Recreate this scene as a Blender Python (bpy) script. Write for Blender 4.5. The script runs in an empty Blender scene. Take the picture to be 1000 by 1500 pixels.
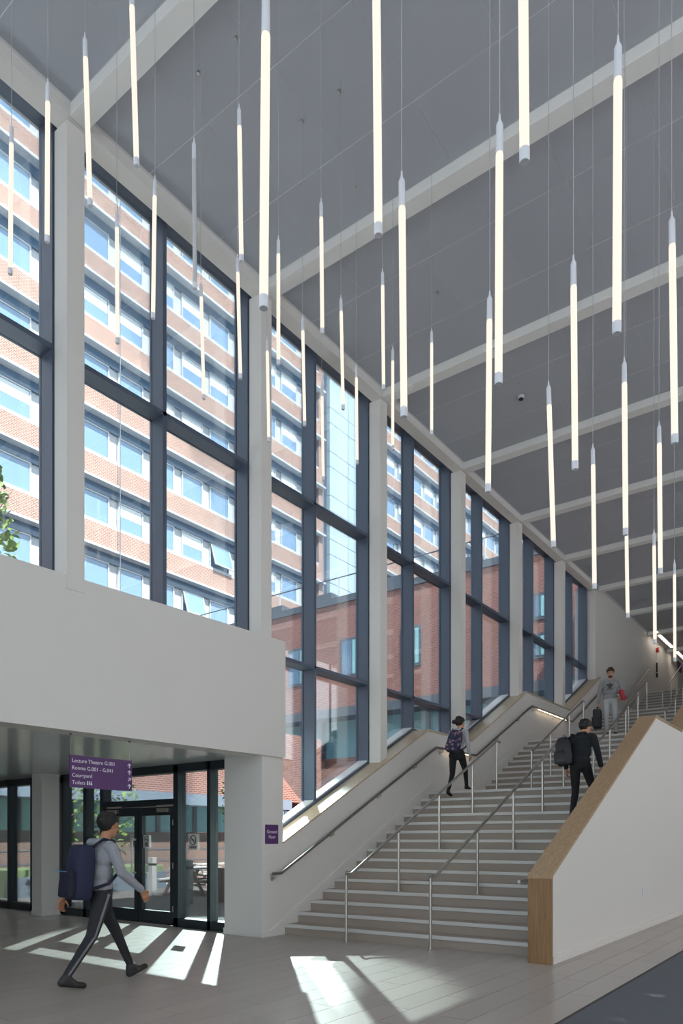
import bpy, bmesh, math, random
import numpy as np
from mathutils import Vector, Matrix, Euler
R_ = math.radians
random.seed(4)
scn = bpy.context.scene
COL = scn.collection

# ------------------------------------------------------------------ camera
# world: X = along the hall (up the stairs), Y = towards the window wall, Z up
FPX, HORIZON, CXP, CAMH = 1050.0, 1230.0, 500.0, 1.5
TH = math.atan2(782.0, FPX)
cam_d = bpy.data.cameras.new('camera')
cam_d.sensor_fit = 'VERTICAL'; cam_d.sensor_height = 36.0; cam_d.sensor_width = 24.0
cam_d.lens = FPX / 1500.0 * 36.0
cam_d.shift_y = (HORIZON - 750.0) / 1500.0
cam_d.clip_start = 0.05; cam_d.clip_end = 500
cam = bpy.data.objects.new('camera', cam_d); COL.objects.link(cam)
cam.location = (0, 0, CAMH)
cam.rotation_euler = (R_(90), 0, TH - R_(90))
scn.camera = cam

# ------------------------------------------------------------------ world, sun, reflected sun, exposure
w = bpy.data.worlds.new('sky'); scn.world = w; w.use_nodes = True
wn = w.node_tree.nodes; wn.clear()
wo = wn.new('ShaderNodeOutputWorld'); wb = wn.new('ShaderNodeBackground')
sky = wn.new('ShaderNodeTexSky'); sky.sky_type = 'HOSEK_WILKIE'; sky.turbidity = 4.0; sky.ground_albedo = 0.4
sky.sun_direction = Vector((-0.22, -0.55, 0.80)).normalized()
wmix = wn.new('ShaderNodeMix'); wmix.data_type = 'RGBA'; wmix.inputs[0].default_value = 0.78
wmix.inputs[7].default_value = (0.80, 0.90, 1.0, 1)
w.node_tree.links.new(sky.outputs[0], wmix.inputs[6])
w.node_tree.links.new(wmix.outputs[2], wb.inputs[0])
wb.inputs[1].default_value = 1.1
w.node_tree.links.new(wb.outputs[0], wo.inputs[0])

def sun(name, direction, energy, angle, color):
    d = bpy.data.lights.new(name, 'SUN'); d.energy = energy; d.angle = R_(angle); d.color = color
    o = bpy.data.objects.new(name, d); COL.objects.link(o)
    o.rotation_euler = Vector(direction).to_track_quat('-Z', 'Y').to_euler()
    o.location = (20, 10, 50)
    return o
sun('sun', (0.18, 0.55, -0.80), 6.0, 0.6, (1.0, 0.97, 0.93))

def glint(name, src, dst, energy, cone, blend, color=(0.86, 1.0, 0.97)):
    # added spot lamp in place of sunlight thrown back by a window pane of the block across the courtyard
    d = bpy.data.lights.new(name, 'SPOT'); d.energy = energy; d.spot_size = R_(cone); d.spot_blend = blend
    d.shadow_soft_size = 0.16; d.color = color
    o = bpy.data.objects.new(name, d); COL.objects.link(o); o.location = src
    o.rotation_euler = (Vector(dst) - Vector(src)).to_track_quat('-Z', 'Y').to_euler()
    return o
glint('window_glint', (29.2, 29.2, 19.4), (6.4, 7.7, 0), 90000, 8.0, 0.18)
glint('window_glint.001', (29.4, 27.6, 21.6), (5.95, 4.55, 0), 80000, 4.2, 0.6)

vs = scn.view_settings
vs.view_transform = 'Standard'; vs.look = 'None'; vs.gamma = 1.0; vs.use_curve_mapping = False
vs.exposure = 1.45
try:
    scn.cycles.use_denoising = True
    scn.cycles.max_bounces = 10; scn.cycles.diffuse_bounces = 6; scn.cycles.glossy_bounces = 4
    scn.cycles.transparent_max_bounces = 24; scn.cycles.sample_clamp_indirect = 6.0
    scn.cycles.caustics_reflective = False; scn.cycles.caustics_refractive = False
except Exception:
    pass

# ------------------------------------------------------------------ materials
def new_mat(name):
    m = bpy.data.materials.new(name); m.use_nodes = True
    nt = m.node_tree; b = nt.nodes['Principled BSDF']
    return m, nt, b
def srgb(r, g, b):
    f = lambda c: (c/255/12.92) if c/255 <= 0.04045 else ((c/255+0.055)/1.055)**2.4
    return (f(r), f(g), f(b), 1)
def mat(name, col, rough=0.5, metal=0.0, var=0.06, scale=6.0, bump=0.0, bscale=60.0, stretch=(1, 1, 1), objvar=0.0, spec=0.5):
    m, nt, b = new_mat(name)
    L = nt.links.new; N = nt.nodes.new
    b.inputs['Roughness'].default_value = rough; b.inputs['Metallic'].default_value = metal
    b.inputs['Specular IOR Level'].default_value = spec
    tc = N('ShaderNodeTexCoord'); mp = N('ShaderNodeMapping'); mp.inputs[3].default_value = stretch
    L(tc.outputs['Object'], mp.inputs[0])
    no = N('ShaderNodeTexNoise'); no.inputs['Scale'].default_value = scale; no.inputs['Detail'].default_value = 4
    L(mp.outputs[0], no.inputs[0])
    mr = N('ShaderNodeMapRange'); mr.inputs[3].default_value = 1 - var; mr.inputs[4].default_value = 1 + var
    L(no.outputs[0], mr.inputs[0])
    src = mr.outputs[0]
    if objvar:
        oi = N('ShaderNodeObjectInfo'); m2 = N('ShaderNodeMapRange'); m2.inputs[3].default_value = 1 - objvar; m2.inputs[4].default_value = 1 + objvar
        L(oi.outputs['Random'], m2.inputs[0])
        mu = N('ShaderNodeMath'); mu.operation = 'MULTIPLY'; L(src, mu.inputs[0]); L(m2.outputs[0], mu.inputs[1]); src = mu.outputs[0]
    mx = N('ShaderNodeVectorMath'); mx.operation = 'SCALE'; mx.inputs[0].default_value = col[:3]
    L(src, mx.inputs['Scale']); L(mx.outputs[0], b.inputs['Base Color'])
    if bump:
        n2 = N('ShaderNodeTexNoise'); n2.inputs['Scale'].default_value = bscale; n2.inputs['Detail'].default_value = 6
        L(mp.outputs[0], n2.inputs[0])
        bp = N('ShaderNodeBump'); bp.inputs['Strength'].default_value = bump; bp.inputs['Distance'].default_value = 0.01
        L(n2.outputs[0], bp.inputs['Height']); L(bp.outputs[0], b.inputs['Normal'])
    return m
def emit(name, col, s, base=(1, 1, 1, 1)):
    m, nt, b = new_mat(name)
    b.inputs['Base Color'].default_value = base
    b.inputs['Emission Color'].default_value = col; b.inputs['Emission Strength'].default_value = s
    return m
def glass(name, tint=(0.93, 0.96, 0.96, 1), refl=0.06, rough=0.0):
    m, nt, b = new_mat(name); nt.nodes.remove(b)
    L = nt.links.new; N = nt.nodes.new
    out = nt.nodes['Material Output']
    tr = N('ShaderNodeBsdfTransparent'); tr.inputs[0].default_value = tint
    gl = N('ShaderNodeBsdfGlossy'); gl.inputs[0].default_value = (0.9, 0.95, 1, 1); gl.inputs['Roughness'].default_value = rough
    fr = N('ShaderNodeLayerWeight'); fr.inputs[0].default_value = 0.25
    mr = N('ShaderNodeMapRange'); mr.inputs[3].default_value = refl; mr.inputs[4].default_value = 0.55
    L(fr.outputs['Fresnel'], mr.inputs[0])
    mx = N('ShaderNodeMixShader'); L(mr.outputs[0], mx.inputs[0]); L(tr.outputs[0], mx.inputs[1]); L(gl.outputs[0], mx.inputs[2])
    L(mx.outputs[0], out.inputs[0])
    return m
def brick(name, c1, c2, mortar, plane, bw=0.225, rh=0.075, ms=0.012, patch=0.12):
    m, nt, b = new_mat(name); L = nt.links.new; N = nt.nodes.new
    g = N('ShaderNodeNewGeometry'); sp = N('ShaderNodeSeparateXYZ'); cb = N('ShaderNodeCombineXYZ')
    L(g.outputs['Position'], sp.inputs[0])
    ax = {'xz': (0, 2), 'yz': (1, 2), 'xy': (0, 1)}[plane]
    L(sp.outputs[ax[0]], cb.inputs[0]); L(sp.outputs[ax[1]], cb.inputs[1])
    br = N('ShaderNodeTexBrick'); L(cb.outputs[0], br.inputs[0])
    br.inputs['Color1'].default_value = c1; br.inputs['Color2'].default_value = c2; br.inputs['Mortar'].default_value = mortar
    br.inputs['Scale'].default_value = 1.0; br.inputs['Mortar Size'].default_value = ms
    br.inputs['Brick Width'].default_value = bw; br.inputs['Row Height'].default_value = rh
    no = N('ShaderNodeTexNoise'); no.inputs['Scale'].default_value = 0.9; no.inputs['Detail'].default_value = 5; L(cb.outputs[0], no.inputs[0])
    mr = N('ShaderNodeMapRange'); mr.inputs[3].default_value = 1 - patch; mr.inputs[4].default_value = 1 + patch; L(no.outputs[0], mr.inputs[0])
    vm = N('ShaderNodeVectorMath'); vm.operation = 'SCALE'; L(br.outputs[0], vm.inputs[0]); L(mr.outputs[0], vm.inputs['Scale'])
    L(vm.outputs[0], b.inputs['Base Color']); b.inputs['Roughness'].default_value = 0.85
    bp = N('ShaderNodeBump'); bp.inputs['Strength'].default_value = 0.4; bp.inputs['Distance'].default_value = 0.01
    L(br.outputs['Fac'], bp.inputs['Height']); bp.invert = True; L(bp.outputs[0], b.inputs['Normal'])
    return m
def oak(name, base, dark, along):
    m, nt, b = new_mat(name); L = nt.links.new; N = nt.nodes.new
    tc = N('ShaderNodeTexCoord'); mp = N('ShaderNodeMapping')
    mp.inputs[3].default_value = {'x': (0.9, 22, 14), 'z': (18, 18, 0.9)}[along]
    L(tc.outputs['Object'], mp.inputs[0])
    no = N('ShaderNodeTexNoise'); no.inputs['Scale'].default_value = 2.2; no.inputs['Detail'].default_value = 8; no.inputs['Distortion'].default_value = 0.6
    L(mp.outputs[0], no.inputs[0])
    cr = N('ShaderNodeValToRGB'); cr.color_ramp.elements[0].position = 0.3; cr.color_ramp.elements[1].position = 0.72
    cr.color_ramp.elements[0].color = dark; cr.color_ramp.elements[1].color = base
    L(no.outputs[0], cr.inputs[0]); L(cr.outputs[0], b.inputs['Base Color'])
    b.inputs['Roughness'].default_value = 0.38
    bp = N('ShaderNodeBump'); bp.inputs['Strength'].default_value = 0.1; L(no.outputs[0], bp.inputs['Height']); L(bp.outputs[0], b.inputs['Normal'])
    return m

M = {}
M['white'] = mat('white_paint', srgb(222, 219, 214), 0.6, var=0.012, scale=1.5, bump=0.03, bscale=120)
M['soffit'] = mat('satin_white_soffit', srgb(214, 220, 222), 0.16, var=0.01, scale=1.5)
M['ceilpanel'] = mat('ceiling_panel_grey', srgb(176, 178, 185), 0.75, var=0.02, scale=3, bump=0.05, bscale=300, objvar=0.015)
M['seam'] = mat('ceiling_seam', srgb(226, 226, 228), 0.6)
M['beam'] = mat('beam_white', srgb(236, 234, 230), 0.55, var=0.015)
M['frame'] = mat('anthracite_aluminium', srgb(84, 95, 112), 0.36, metal=0.15, var=0.04, scale=2)
M['doorframe'] = mat('black_green_aluminium', srgb(36, 44, 50), 0.4, metal=0.2, var=0.04)
M['trimwhite'] = mat('white_sill_frame', srgb(236, 238, 240), 0.35, var=0.01)
M['glass'] = glass('window_glass')
M['doorglass'] = glass('door_glass', (0.9, 0.95, 0.95, 1), 0.05)
def frosted(name, col):
    m, nt, b = new_mat(name); nt.nodes.remove(b)
    t = nt.nodes.new('ShaderNodeBsdfTranslucent'); t.inputs[0].default_value = col
    nt.links.new(t.outputs[0], nt.nodes['Material Output'].inputs[0]); return m
M['frosted'] = frosted('frosted_channel_glass', (0.465, 0.462, 0.46, 1))  # translucent panes added to spread soft fill through the hall
M['oak_x'] = oak('oak_along', srgb(186, 158, 124), srgb(160, 130, 96), 'x')
M['oak_pale'] = oak('pale_oak_sill', srgb(204, 188, 164), srgb(180, 160, 132), 'x')
M['oak_z'] = oak('oak_upright', srgb(160, 124, 84), srgb(128, 96, 62), 'z')
M['tile'] = mat('grey_floor_tile', srgb(172, 163, 156), 0.30, var=0.06, scale=1.2, bump=0.02, bscale=80, stretch=(0.5, 3, 1), objvar=0.05)
M['grout'] = mat('grout', srgb(78, 74, 72), 0.9)
M['carpet'] = mat('charcoal_carpet', srgb(100, 103, 109), 0.95, var=0.3, scale=160, bump=0.5, bscale=350)
M['riser'] = mat('warm_grey_stair_tile', srgb(158, 145, 134), 0.55, var=0.05, scale=1.5, stretch=(1, 0.6, 1), objvar=0.03)
M['nosing'] = mat('pale_step_nosing', srgb(206, 203, 199), 0.32, var=0.03)
M['steel'] = mat('brushed_steel', srgb(196, 192, 186), 0.32, metal=1.0, var=0.04, scale=20, stretch=(1, 1, 0.1))
M['handle'] = mat('polished_handle', srgb(226, 224, 220), 0.3, metal=0.5, var=0.02)
M['railsteel'] = mat('satin_steel', srgb(146, 142, 137), 0.3, metal=1.0, var=0.04, scale=20)
M['darksteel'] = mat('dark_steel', srgb(96, 94, 92), 0.35, metal=1.0)
M['tube'] = emit('lit_tube', (1.0, 0.85, 0.72, 1), 0.38, (0.12, 0.12, 0.12, 1))
M['tubeoff'] = mat('unlit_tube', srgb(196, 196, 198), 0.4)
M['capwhite'] = mat('pendant_cap', srgb(222, 224, 230), 0.35, var=0.01)
M['cable'] = mat('cable_grey', srgb(176, 176, 178), 0.5)
M['led'] = emit('warm_led', (1.0, 0.78, 0.52, 1), 2.5)
M['strip'] = emit('ceiling_strip', (1.0, 0.86, 0.70, 1), 3.0)
M['purple'] = mat('purple_sign', srgb(84, 40, 104), 0.45, var=0.03)
M['lettering'] = mat('white_lettering', srgb(238, 232, 242), 0.5, var=0.0)
M['paper'] = mat('notice_paper', srgb(214, 212, 206), 0.7)
M['ink'] = mat('notice_ink', srgb(70, 66, 66), 0.7)
M['red'] = mat('red_plastic', srgb(178, 34, 38), 0.45)
M['black'] = mat('black_plastic', srgb(28, 28, 30), 0.5)
M['brick_block'] = brick('block_brick', srgb(138, 82, 68), srgb(104, 58, 48), srgb(156, 142, 132), 'xz', ms=0.02, patch=0.16)
M['brick_red_y'] = brick('wing_brick', srgb(142, 78, 66), srgb(118, 58, 50), srgb(150, 124, 114), 'yz', ms=0.018)
M['brick_red_x'] = brick('courtyard_brick', srgb(120, 64, 56), srgb(98, 48, 42), srgb(150, 124, 114), 'xz', ms=0.018)
M['facwhite'] = mat('facade_white_panel', srgb(164, 169, 173), 0.6, var=0.02)
M['facglass'] = mat('facade_window_glass', srgb(100, 128, 156), 0.08, var=0.06, scale=0.8, spec=1.0)
M['facglass_teal'] = mat('teal_glass', srgb(140, 196, 204), 0.08, var=0.05, scale=0.6, spec=1.0)
M['blind'] = mat('roller_blind', srgb(190, 198, 200), 0.8, var=0.03)
M['facdark'] = mat('shaded_clerestory_glass', srgb(62, 86, 108), 0.12, var=0.12, scale=1.2, spec=0.8)  # dark glass tone that holds the shadow below the lintels
M['core'] = mat('pale_cladding', srgb(150, 166, 176), 0.35, var=0.02)
M['fascia'] = mat('blue_grey_fascia', srgb(112, 124, 138), 0.5)
M['coping'] = mat('dark_coping', srgb(84, 92, 102), 0.55)
M['paving'] = brick('pale_paving', srgb(222, 222, 226), srgb(206, 208, 214), srgb(180, 180, 182), 'xy', 0.6, 0.4, 0.012, 0.06)
M['brownclad'] = mat('brown_cladding', srgb(104, 84, 76), 0.7, var=0.1, scale=3, stretch=(0.3, 0.3, 14))
M['timbergrey'] = mat('weathered_timber', srgb(150, 147, 146), 0.8, var=0.12, scale=5, stretch=(6, 6, 0.6))
M['leaf'] = mat('leaf_green', srgb(98, 122, 60), 0.6, var=0.3, scale=4)
M['grass'] = mat('lawn_green', srgb(92, 106, 70), 0.9, var=0.2, scale=14, bump=0.4)
M['bark'] = mat('bark', srgb(92, 78, 64), 0.9, var=0.2, scale=14)

# ------------------------------------------------------------------ mesh helpers
class MB:
    def __init__(s): s.v = []; s.f = []
    def add(s, v, f):
        n = len(s.v); s.v += [tuple(p) for p in v]; s.f += [tuple(i + n for i in q) for q in f]; return s
    def box(s, x0, x1, y0, y1, z0, z1):
        v = [(x0, y0, z0), (x1, y0, z0), (x1, y1, z0), (x0, y1, z0), (x0, y0, z1), (x1, y0, z1), (x1, y1, z1), (x0, y1, z1)]
        return s.add(v, [(0, 3, 2, 1), (4, 5, 6, 7), (0, 1, 5, 4), (1, 2, 6, 5), (2, 3, 7, 6), (3, 0, 4, 7)])
    def prism(s, poly, axis, a, b):
        # poly: 2D points; axis 'y' -> poly is (x,z); 'z' -> (x,y); 'x' -> (y,z)
        def P(p, t): return {'y': (p[0], t, p[1]), 'z': (p[0], p[1], t), 'x': (t, p[0], p[1])}[axis]
        n = len(poly); v = [P(p, a) for p in poly] + [P(p, b) for p in poly]
        f = [tuple(range(n))[::-1], tuple(range(n, 2 * n))] + [(i, (i + 1) % n, n + (i + 1) % n, n + i) for i in range(n)]
        return s.add(v, f)
    def tube(s, path, r, seg=12, r1=None):
        path = [Vector(p) for p in path]; n = len(path); rings = []
        v = []; f = []; prev = None
        for i, p in enumerate(path):
            t = ((path[i] - path[i - 1]).normalized() if i else Vector()) + ((path[i + 1] - path[i]).normalized() if i < n - 1 else Vector())
            t.normalize()
            if prev is None:
                u = t.orthogonal().normalized()
            else:
                u = (prev - t * prev.dot(t)).normalized()
            prev = u; k = t.cross(u)
            rr = r if r1 is None else r + (r1 - r) * i / max(1, n - 1)
            sc = 1.0
            if 0 < i < n - 1:
                c = (path[i] - path[i - 1]).normalized().dot(t); sc = 1 / max(0.6, c)
            for j in range(seg):
                a = 2 * math.pi * j / seg
                v.append(p + (u * math.cos(a) + k * math.sin(a)) * rr)
        for i in range(n - 1):
            for j in range(seg):
                f.append((i * seg + j, i * seg + (j + 1) % seg, (i + 1) * seg + (j + 1) % seg, (i + 1) * seg + j))
        f.append(tuple(range(seg))[::-1]); f.append(tuple((n - 1) * seg + j for j in range(seg)))
        return s.add(v, f)
    def lathe(s, prof, c=(0, 0, 0), seg=16):
        v = []; f = []; n = len(prof)
        for r, z in prof:
            for j in range(seg):
                a = 2 * math.pi * j / seg; v.append((c[0] + r * math.cos(a), c[1] + r * math.sin(a), c[2] + z))
        for i in range(n - 1):
            for j in range(seg):
                f.append((i * seg + j, i * seg + (j + 1) % seg, (i + 1) * seg + (j + 1) % seg, (i + 1) * seg + j))
        f.append(tuple(range(seg))[::-1]); f.append(tuple((n - 1) * seg + j for j in range(seg)))
        return s.add(v, f)
    def ell(s, c, r, rot=None, nu=16, nv=10):
        v = []; f = []; rot = rot or Matrix.Identity(3); c = Vector(c)
        for i in range(1, nv):
            ph = math.pi * i / nv
            for j in range(nu):
                a = 2 * math.pi * j / nu
                v.append(c + rot @ Vector((r[0] * math.sin(ph) * math.cos(a), r[1] * math.sin(ph) * math.sin(a), r[2] * math.cos(ph))))
        top = len(v); v.append(c + rot @ Vector((0, 0, r[2]))); v.append(c + rot @ Vector((0, 0, -r[2])))
        for i in range(nv - 2):
            for j in range(nu):
                f.append((i * nu + j, (i + 1) * nu + j, (i + 1) * nu + (j + 1) % nu, i * nu + (j + 1) % nu))
        for j in range(nu):
            f.append((top, j, (j + 1) % nu)); f.append((top + 1, (nv - 2) * nu + (j + 1) % nu, (nv - 2) * nu + j))
        return s.add(v, f)
    def shear(s, k, y0=7.5):
        s.v = [(x + k * (y0 - y), y, z) for x, y, z in s.v]; return s
    def mesh(s, name):
        me = bpy.data.meshes.new(name); me.from_pydata(s.v, [], s.f); me.update()
        bm = bmesh.new(); bm.from_mesh(me); bmesh.ops.recalc_face_normals(bm, faces=bm.faces); bm.to_mesh(me); bm.free()
        return me
    def build(s, name, m, parent=None, smooth=False, local=False, bevel=0):
        return link(name, s.mesh(name), m, parent, smooth, local, bevel)
def link(name, me, m, parent=None, smooth=False, local=False, bevel=0):
    o = bpy.data.objects.new(name, me); COL.objects.link(o)
    if m is not None and not me.materials: me.materials.append(M[m] if isinstance(m, str) else m)
    if smooth:
        me.polygons.foreach_set('use_smooth', [True] * len(me.polygons))
        try: me.set_sharp_from_angle(angle=R_(40))
        except Exception: pass
    if bevel:
        b = o.modifiers.new('bevel', 'BEVEL'); b.width = bevel; b.segments = 2; b.limit_method = 'ANGLE'
    if parent is not None:
        o.parent = parent
        if not local: o.matrix_parent_inverse = wmat(parent).inverted()
    return o
def wmat(o):
    m = Matrix.LocRotScale(o.location, o.rotation_euler, o.scale)
    if o.parent is not None: m = wmat(o.parent) @ o.matrix_parent_inverse @ m
    return m
def tag(o, label=None, cat=None, group=None, kind=None):
    if label: o['label'] = label
    if cat: o['category'] = cat
    if group: o['group'] = group
    if kind: o['kind'] = kind
    return o
def thing(name, loc, label=None, cat=None, group=None, rz=0, kind=None):
    o = bpy.data.objects.new(name, None); COL.objects.link(o); o.location = loc; o.rotation_euler = (0, 0, rz)
    o.empty_display_size = 0.2
    return tag(o, label, cat, group, kind)
def struct(name, mb, m, **k):
    o = mb.build(name, m, **k); o['kind'] = 'structure'; return o
def copy_tree(o, parent=None):
    c = o.copy(); COL.objects.link(c); c.parent = parent
    for ch in list(o.children): copy_tree(ch, c)
    return c
def project(p):
    d = Vector(p) - Vector((0, 0, CAMH))
    Fv = Vector((math.cos(TH), math.sin(TH), 0)); Rv = Vector((math.sin(TH), -math.cos(TH), 0))
    z = d.dot(Fv)
    if z < 0.1: return None
    return CXP + FPX * d.dot(Rv) / z, HORIZON - FPX * d.z / z, z
def unproject(px, py, depth):
    Fv = Vector((math.cos(TH), math.sin(TH), 0)); Rv = Vector((math.sin(TH), -math.cos(TH), 0))
    return Vector((0, 0, CAMH)) + (Fv * FPX + Rv * (px - CXP) + Vector((0, 0, 1)) * (HORIZON - py)) * (depth / FPX)
def text_mesh(body, size, align='LEFT', extrude=0.001):
    cu = bpy.data.curves.new('t', 'FONT'); cu.body = body; cu.size = size; cu.align_x = align; cu.extrude = extrude; cu.resolution_u = 3
    o = bpy.data.objects.new('t', cu); COL.objects.link(o)
    dg = bpy.context.evaluated_depsgraph_get(); me = bpy.data.meshes.new_from_object(o.evaluated_get(dg))
    bpy.data.objects.remove(o); bpy.data.curves.remove(cu)
    me.materials.clear()
    return me

# ------------------------------------------------------------------ key dimensions
CEIL, BEAMZ, HEAD = 10.11, 9.96, 10.27
PITCH = 3.32; COLX = [8.14 + PITCH * k for k in range(-3, 6)]      # near face of each column / beam
CW = 0.235; COLY = 7.605; COLD = 0.26
GL = 8.11; MF = 7.88                                                # glass plane, mullion front
RISE, GO = 0.1665, 0.325
N1X = 8.535; X15 = N1X + 14 * GO                                    # first nosing, landing 1
F2X = 15.48; X25 = F2X + 9 * GO
F3X = 22.1; X35 = F3X + 9 * GO
F4X = 27.9; X45 = F4X + 9 * GO
L1, L2, L3, L4 = 15 * RISE, 25 * RISE, 35 * RISE, 45 * RISE
SW = 7.50                                                           # stair side wall plane
PSL = RISE / GO
SILL = [(8.06, 1.24), (13.085, 3.808), (15.12, 3.808), (X25 - 0.02, 3.808 + PSL * (X25 - 15.14)), (21.76, 3.808 + PSL * (X25 - 15.14)), (24.75, 3.808 + PSL * (X25 - 15.14) + PSL * 2.99)]
def sillz(x):
    for (a, za), (b, zb) in zip(SILL, SILL[1:]):
        if x <= b: return za + (zb - za) * (x - a) / (b - a)
    return SILL[-1][1]

# ------------------------------------------------------------------ floor with tiles
floor = struct('floor', MB().box(-8, 45, -5.2, 19.0, -0.3, -0.006), 'grout')
tl, tw, gap = 1.2, 0.3, 0.006
tile_me = MB().box(gap / 2, tl - gap / 2, gap / 2, tw - gap / 2, -0.012, 0).mesh('floor_tile'); tile_me.materials.append(M['tile'])
cand = []; rest = MB(); j = 0
for r in range(-18, 60):
    y0 = r * tw; off = [0, 0.4, 0.8, 0.2, 0.6][r % 5] + 0.12 * ((r * 7) % 3)
    for c in range(-7, 16):
        x0 = c * tl + off
        if y0 < 2.07 - 0.01 and x0 > -8: continue
        if x0 + tl > 8.6 and y0 > 3.2 and (x0 > 8.5 or y0 > 8): 
            if x0 > (9.0 if 3.1 < y0 < 7.4 else 8.3): continue
        if x0 < -7.5 or y0 > 16.5 or x0 > 17: continue
        if x0 > (9.0 if 3.1 < y0 < 7.4 else 8.45) and y0 > 3.1: continue
        x1 = min(x0 + tl, 8.28) if y0 > 7.4 else x0 + tl
        if x1 - x0 < 0.05: continue
        p = project((x0 + 0.6, y0 + 0.15, 0))
        vis = p and -60 < p[0] < 1060 and p[1] < 1560
        if vis and x1 == x0 + tl: cand.append((p[2], x0, y0))
        else: rest.box(x0 + gap / 2, x1 - gap / 2, y0 + gap / 2, y0 + tw - gap / 2, -0.012, 0)
cand.sort()
for k, (d, x0, y0) in enumerate(cand):
    if k < 300:
        o = link('floor_tile', tile_me, None, floor); o.location = (x0, y0, 0)
    else: rest.box(x0 + gap / 2, x0 + tl - gap / 2, y0 + gap / 2, y0 + tw - gap / 2, -0.012, 0)
rt = rest.build('floor_tiles_beyond', 'tile', floor); rt['kind'] = 'stuff'
carpet = MB().box(-8, 45, -5.2, 2.06, -0.01, 0.004).build('carpet_area', 'carpet', floor)
carpet['label'] = 'charcoal carpet laid beside the grey tiles'

# ------------------------------------------------------------------ ceiling: panels, beams
ceil = struct('ceiling', MB().box(-8, 42, -5.2, 7.59, CEIL + 0.003, CEIL + 0.4), 'seam')
bays = COLX[:]
while bays[-1] < 40: bays.append(bays[-1] + PITCH)
bays.insert(0, bays[0] - PITCH); bays.insert(0, bays[0] - PITCH)
for x in bays:
    MB().box(x, x + CW, -5.2, 7.555, BEAMZ, CEIL + 0.001).build('ceiling_beam', 'beam', ceil, bevel=0.006)
ys = [7.52 - 1.07 * k for k in range(0, 13)]
pan = {}
for x in bays[:-1]:
    e = [x + CW, x + CW + 0.90, x + CW + 2.15, x + PITCH]
    for i in range(3):
        wd = e[i + 1] - e[i]
        key = round(wd, 3)
        if key not in pan:
            me = MB().box(0.005, wd - 0.005, -1.07 + 0.0012, -0.0012, CEIL, CEIL + 0.002).mesh('ceiling_panel'); me.materials.append(M['ceilpanel']); pan[key] = me
        for y in ys[:-1]:
            o = link('ceiling_panel', pan[key], None, ceil); o.location = (e[i], y, 0)

# ------------------------------------------------------------------ columns
colproto = None
for k, x in enumerate(COLX):
    if x > 24: continue
    zb = 4.55 if x < 8 else (1.0 if x < 8.5 else sillz(x + CW) - 0.02)
    lab = 'white square column standing on the sloping sill between two tall windows'
    grp = 'columns rising from the stair sill'
    if x < 8.5:
        lab = 'white square column rising behind the long white bulkhead'; grp = 'columns behind the bulkhead'
        zb = 4.45
    if x < 0: continue
    t = MB().prism([(x, zb if x < 9 else sillz(x) + 0.002), (x + CW, zb if x < 9 else sillz(x + CW) + 0.002), (x + CW, BEAMZ), (x, BEAMZ)], 'y', COLY, COLY + COLD)
    tag(t.build('structural_column', 'white', bevel=0.004), lab, 'column', grp)

# ------------------------------------------------------------------ window wall
struct('wall_header', MB().box(-8, 24.6, 7.56, 7.80, BEAMZ + 0.001, 10.5).box(-8, 24.6, 7.80, 8.3, HEAD, 10.5), 'white')
MG = [8.12 + PITCH / 2 * k for k in range(-7, 11)]       # mullion lines
def win(n, xa, xm, xb):
    t = thing('window_%d' % n, (xa, GL, 0), kind='structure')
    def bot(x): return 3.4 if x < 8.3 else sillz(x) + 0.02
    for x in (xa, xm) + ((xb - 0.2,) if xb > 24.5 else ()):
        MB().prism([(x, bot(x)), (x + 0.065, bot(x + 0.065)), (x + 0.065, HEAD - 0.10), (x, HEAD - 0.10)], 'y', MF, GL + 0.06).build('mullion', 'frame', t, bevel=0.003)
    MB().box(xa, xb, MF, GL + 0.06, HEAD - 0.10, HEAD - 0.001).build('head_frame', 'frame', t)
    zs = [4.49, 7.36]
    for z in zs:
        # clip a transom where the sill rises above it
        x0, x1 = xa + 0.065, xb
        if bot(x1) > z + 0.03 and bot(x0) > z + 0.03: continue
        if bot(x1) > z + 0.03:
            while bot(x1) > z and x1 > x0 + 0.1: x1 -= 0.02
        MB().box(x0, x1, MF, GL + 0.05, z, z + 0.062).build('transom', 'frame', t, bevel=0.003)
    for a, b in ((xa, xm), (xm, xb)):
        a += 0.065
        lev = [None] + [z for z in zs if z > max(bot(a), bot(b)) + 0.05] + [HEAD - 0.10]
        for i in range(len(lev) - 1):
            if lev[i] is None:
                # follow the sill polyline
                xs = [a] + [p[0] for p in SILL if a < p[0] < b] + [b]
                poly = [(x, bot(x)) for x in xs] + [(b, lev[1]), (a, lev[1])]
            else:
                poly = [(a, lev[i] + 0.06), (b, lev[i] + 0.06), (b, lev[i + 1]), (a, lev[i + 1])]
            MB().prism(poly, 'y', GL, GL + 0.02).build('glass_pane', 'glass', t)
    return t
nwin = 1
for k in range(1, len(MG) - 2, 2):
    win(nwin, MG[k], MG[k + 1], MG[k + 2]); nwin += 1
# solid wall below the sill, the end pier and the plain upper wall beyond the windows
def under(y0, y1, drop, top=0.0):
    mb = MB()
    pts = [(x, z - drop) for x, z in SILL]
    return mb.prism([(8.06, 0)] + pts + [(24.75, 0)], 'y', y0, y1)
wl = thing('wall_left', (8.06, SW, 0), kind='structure')
under(SW, 8.28, 0.035).build('dado_wall', 'white', wl)
MB().box(24.6, 35.79, COLY, 8.3, 0, CEIL + 0.002).build('upper_wall', 'white', wl)
MB().box(8.05, 8.53, SW + 0.005, 8.32, 0, 4.55).build('entrance_pier', 'white', wl)
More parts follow.
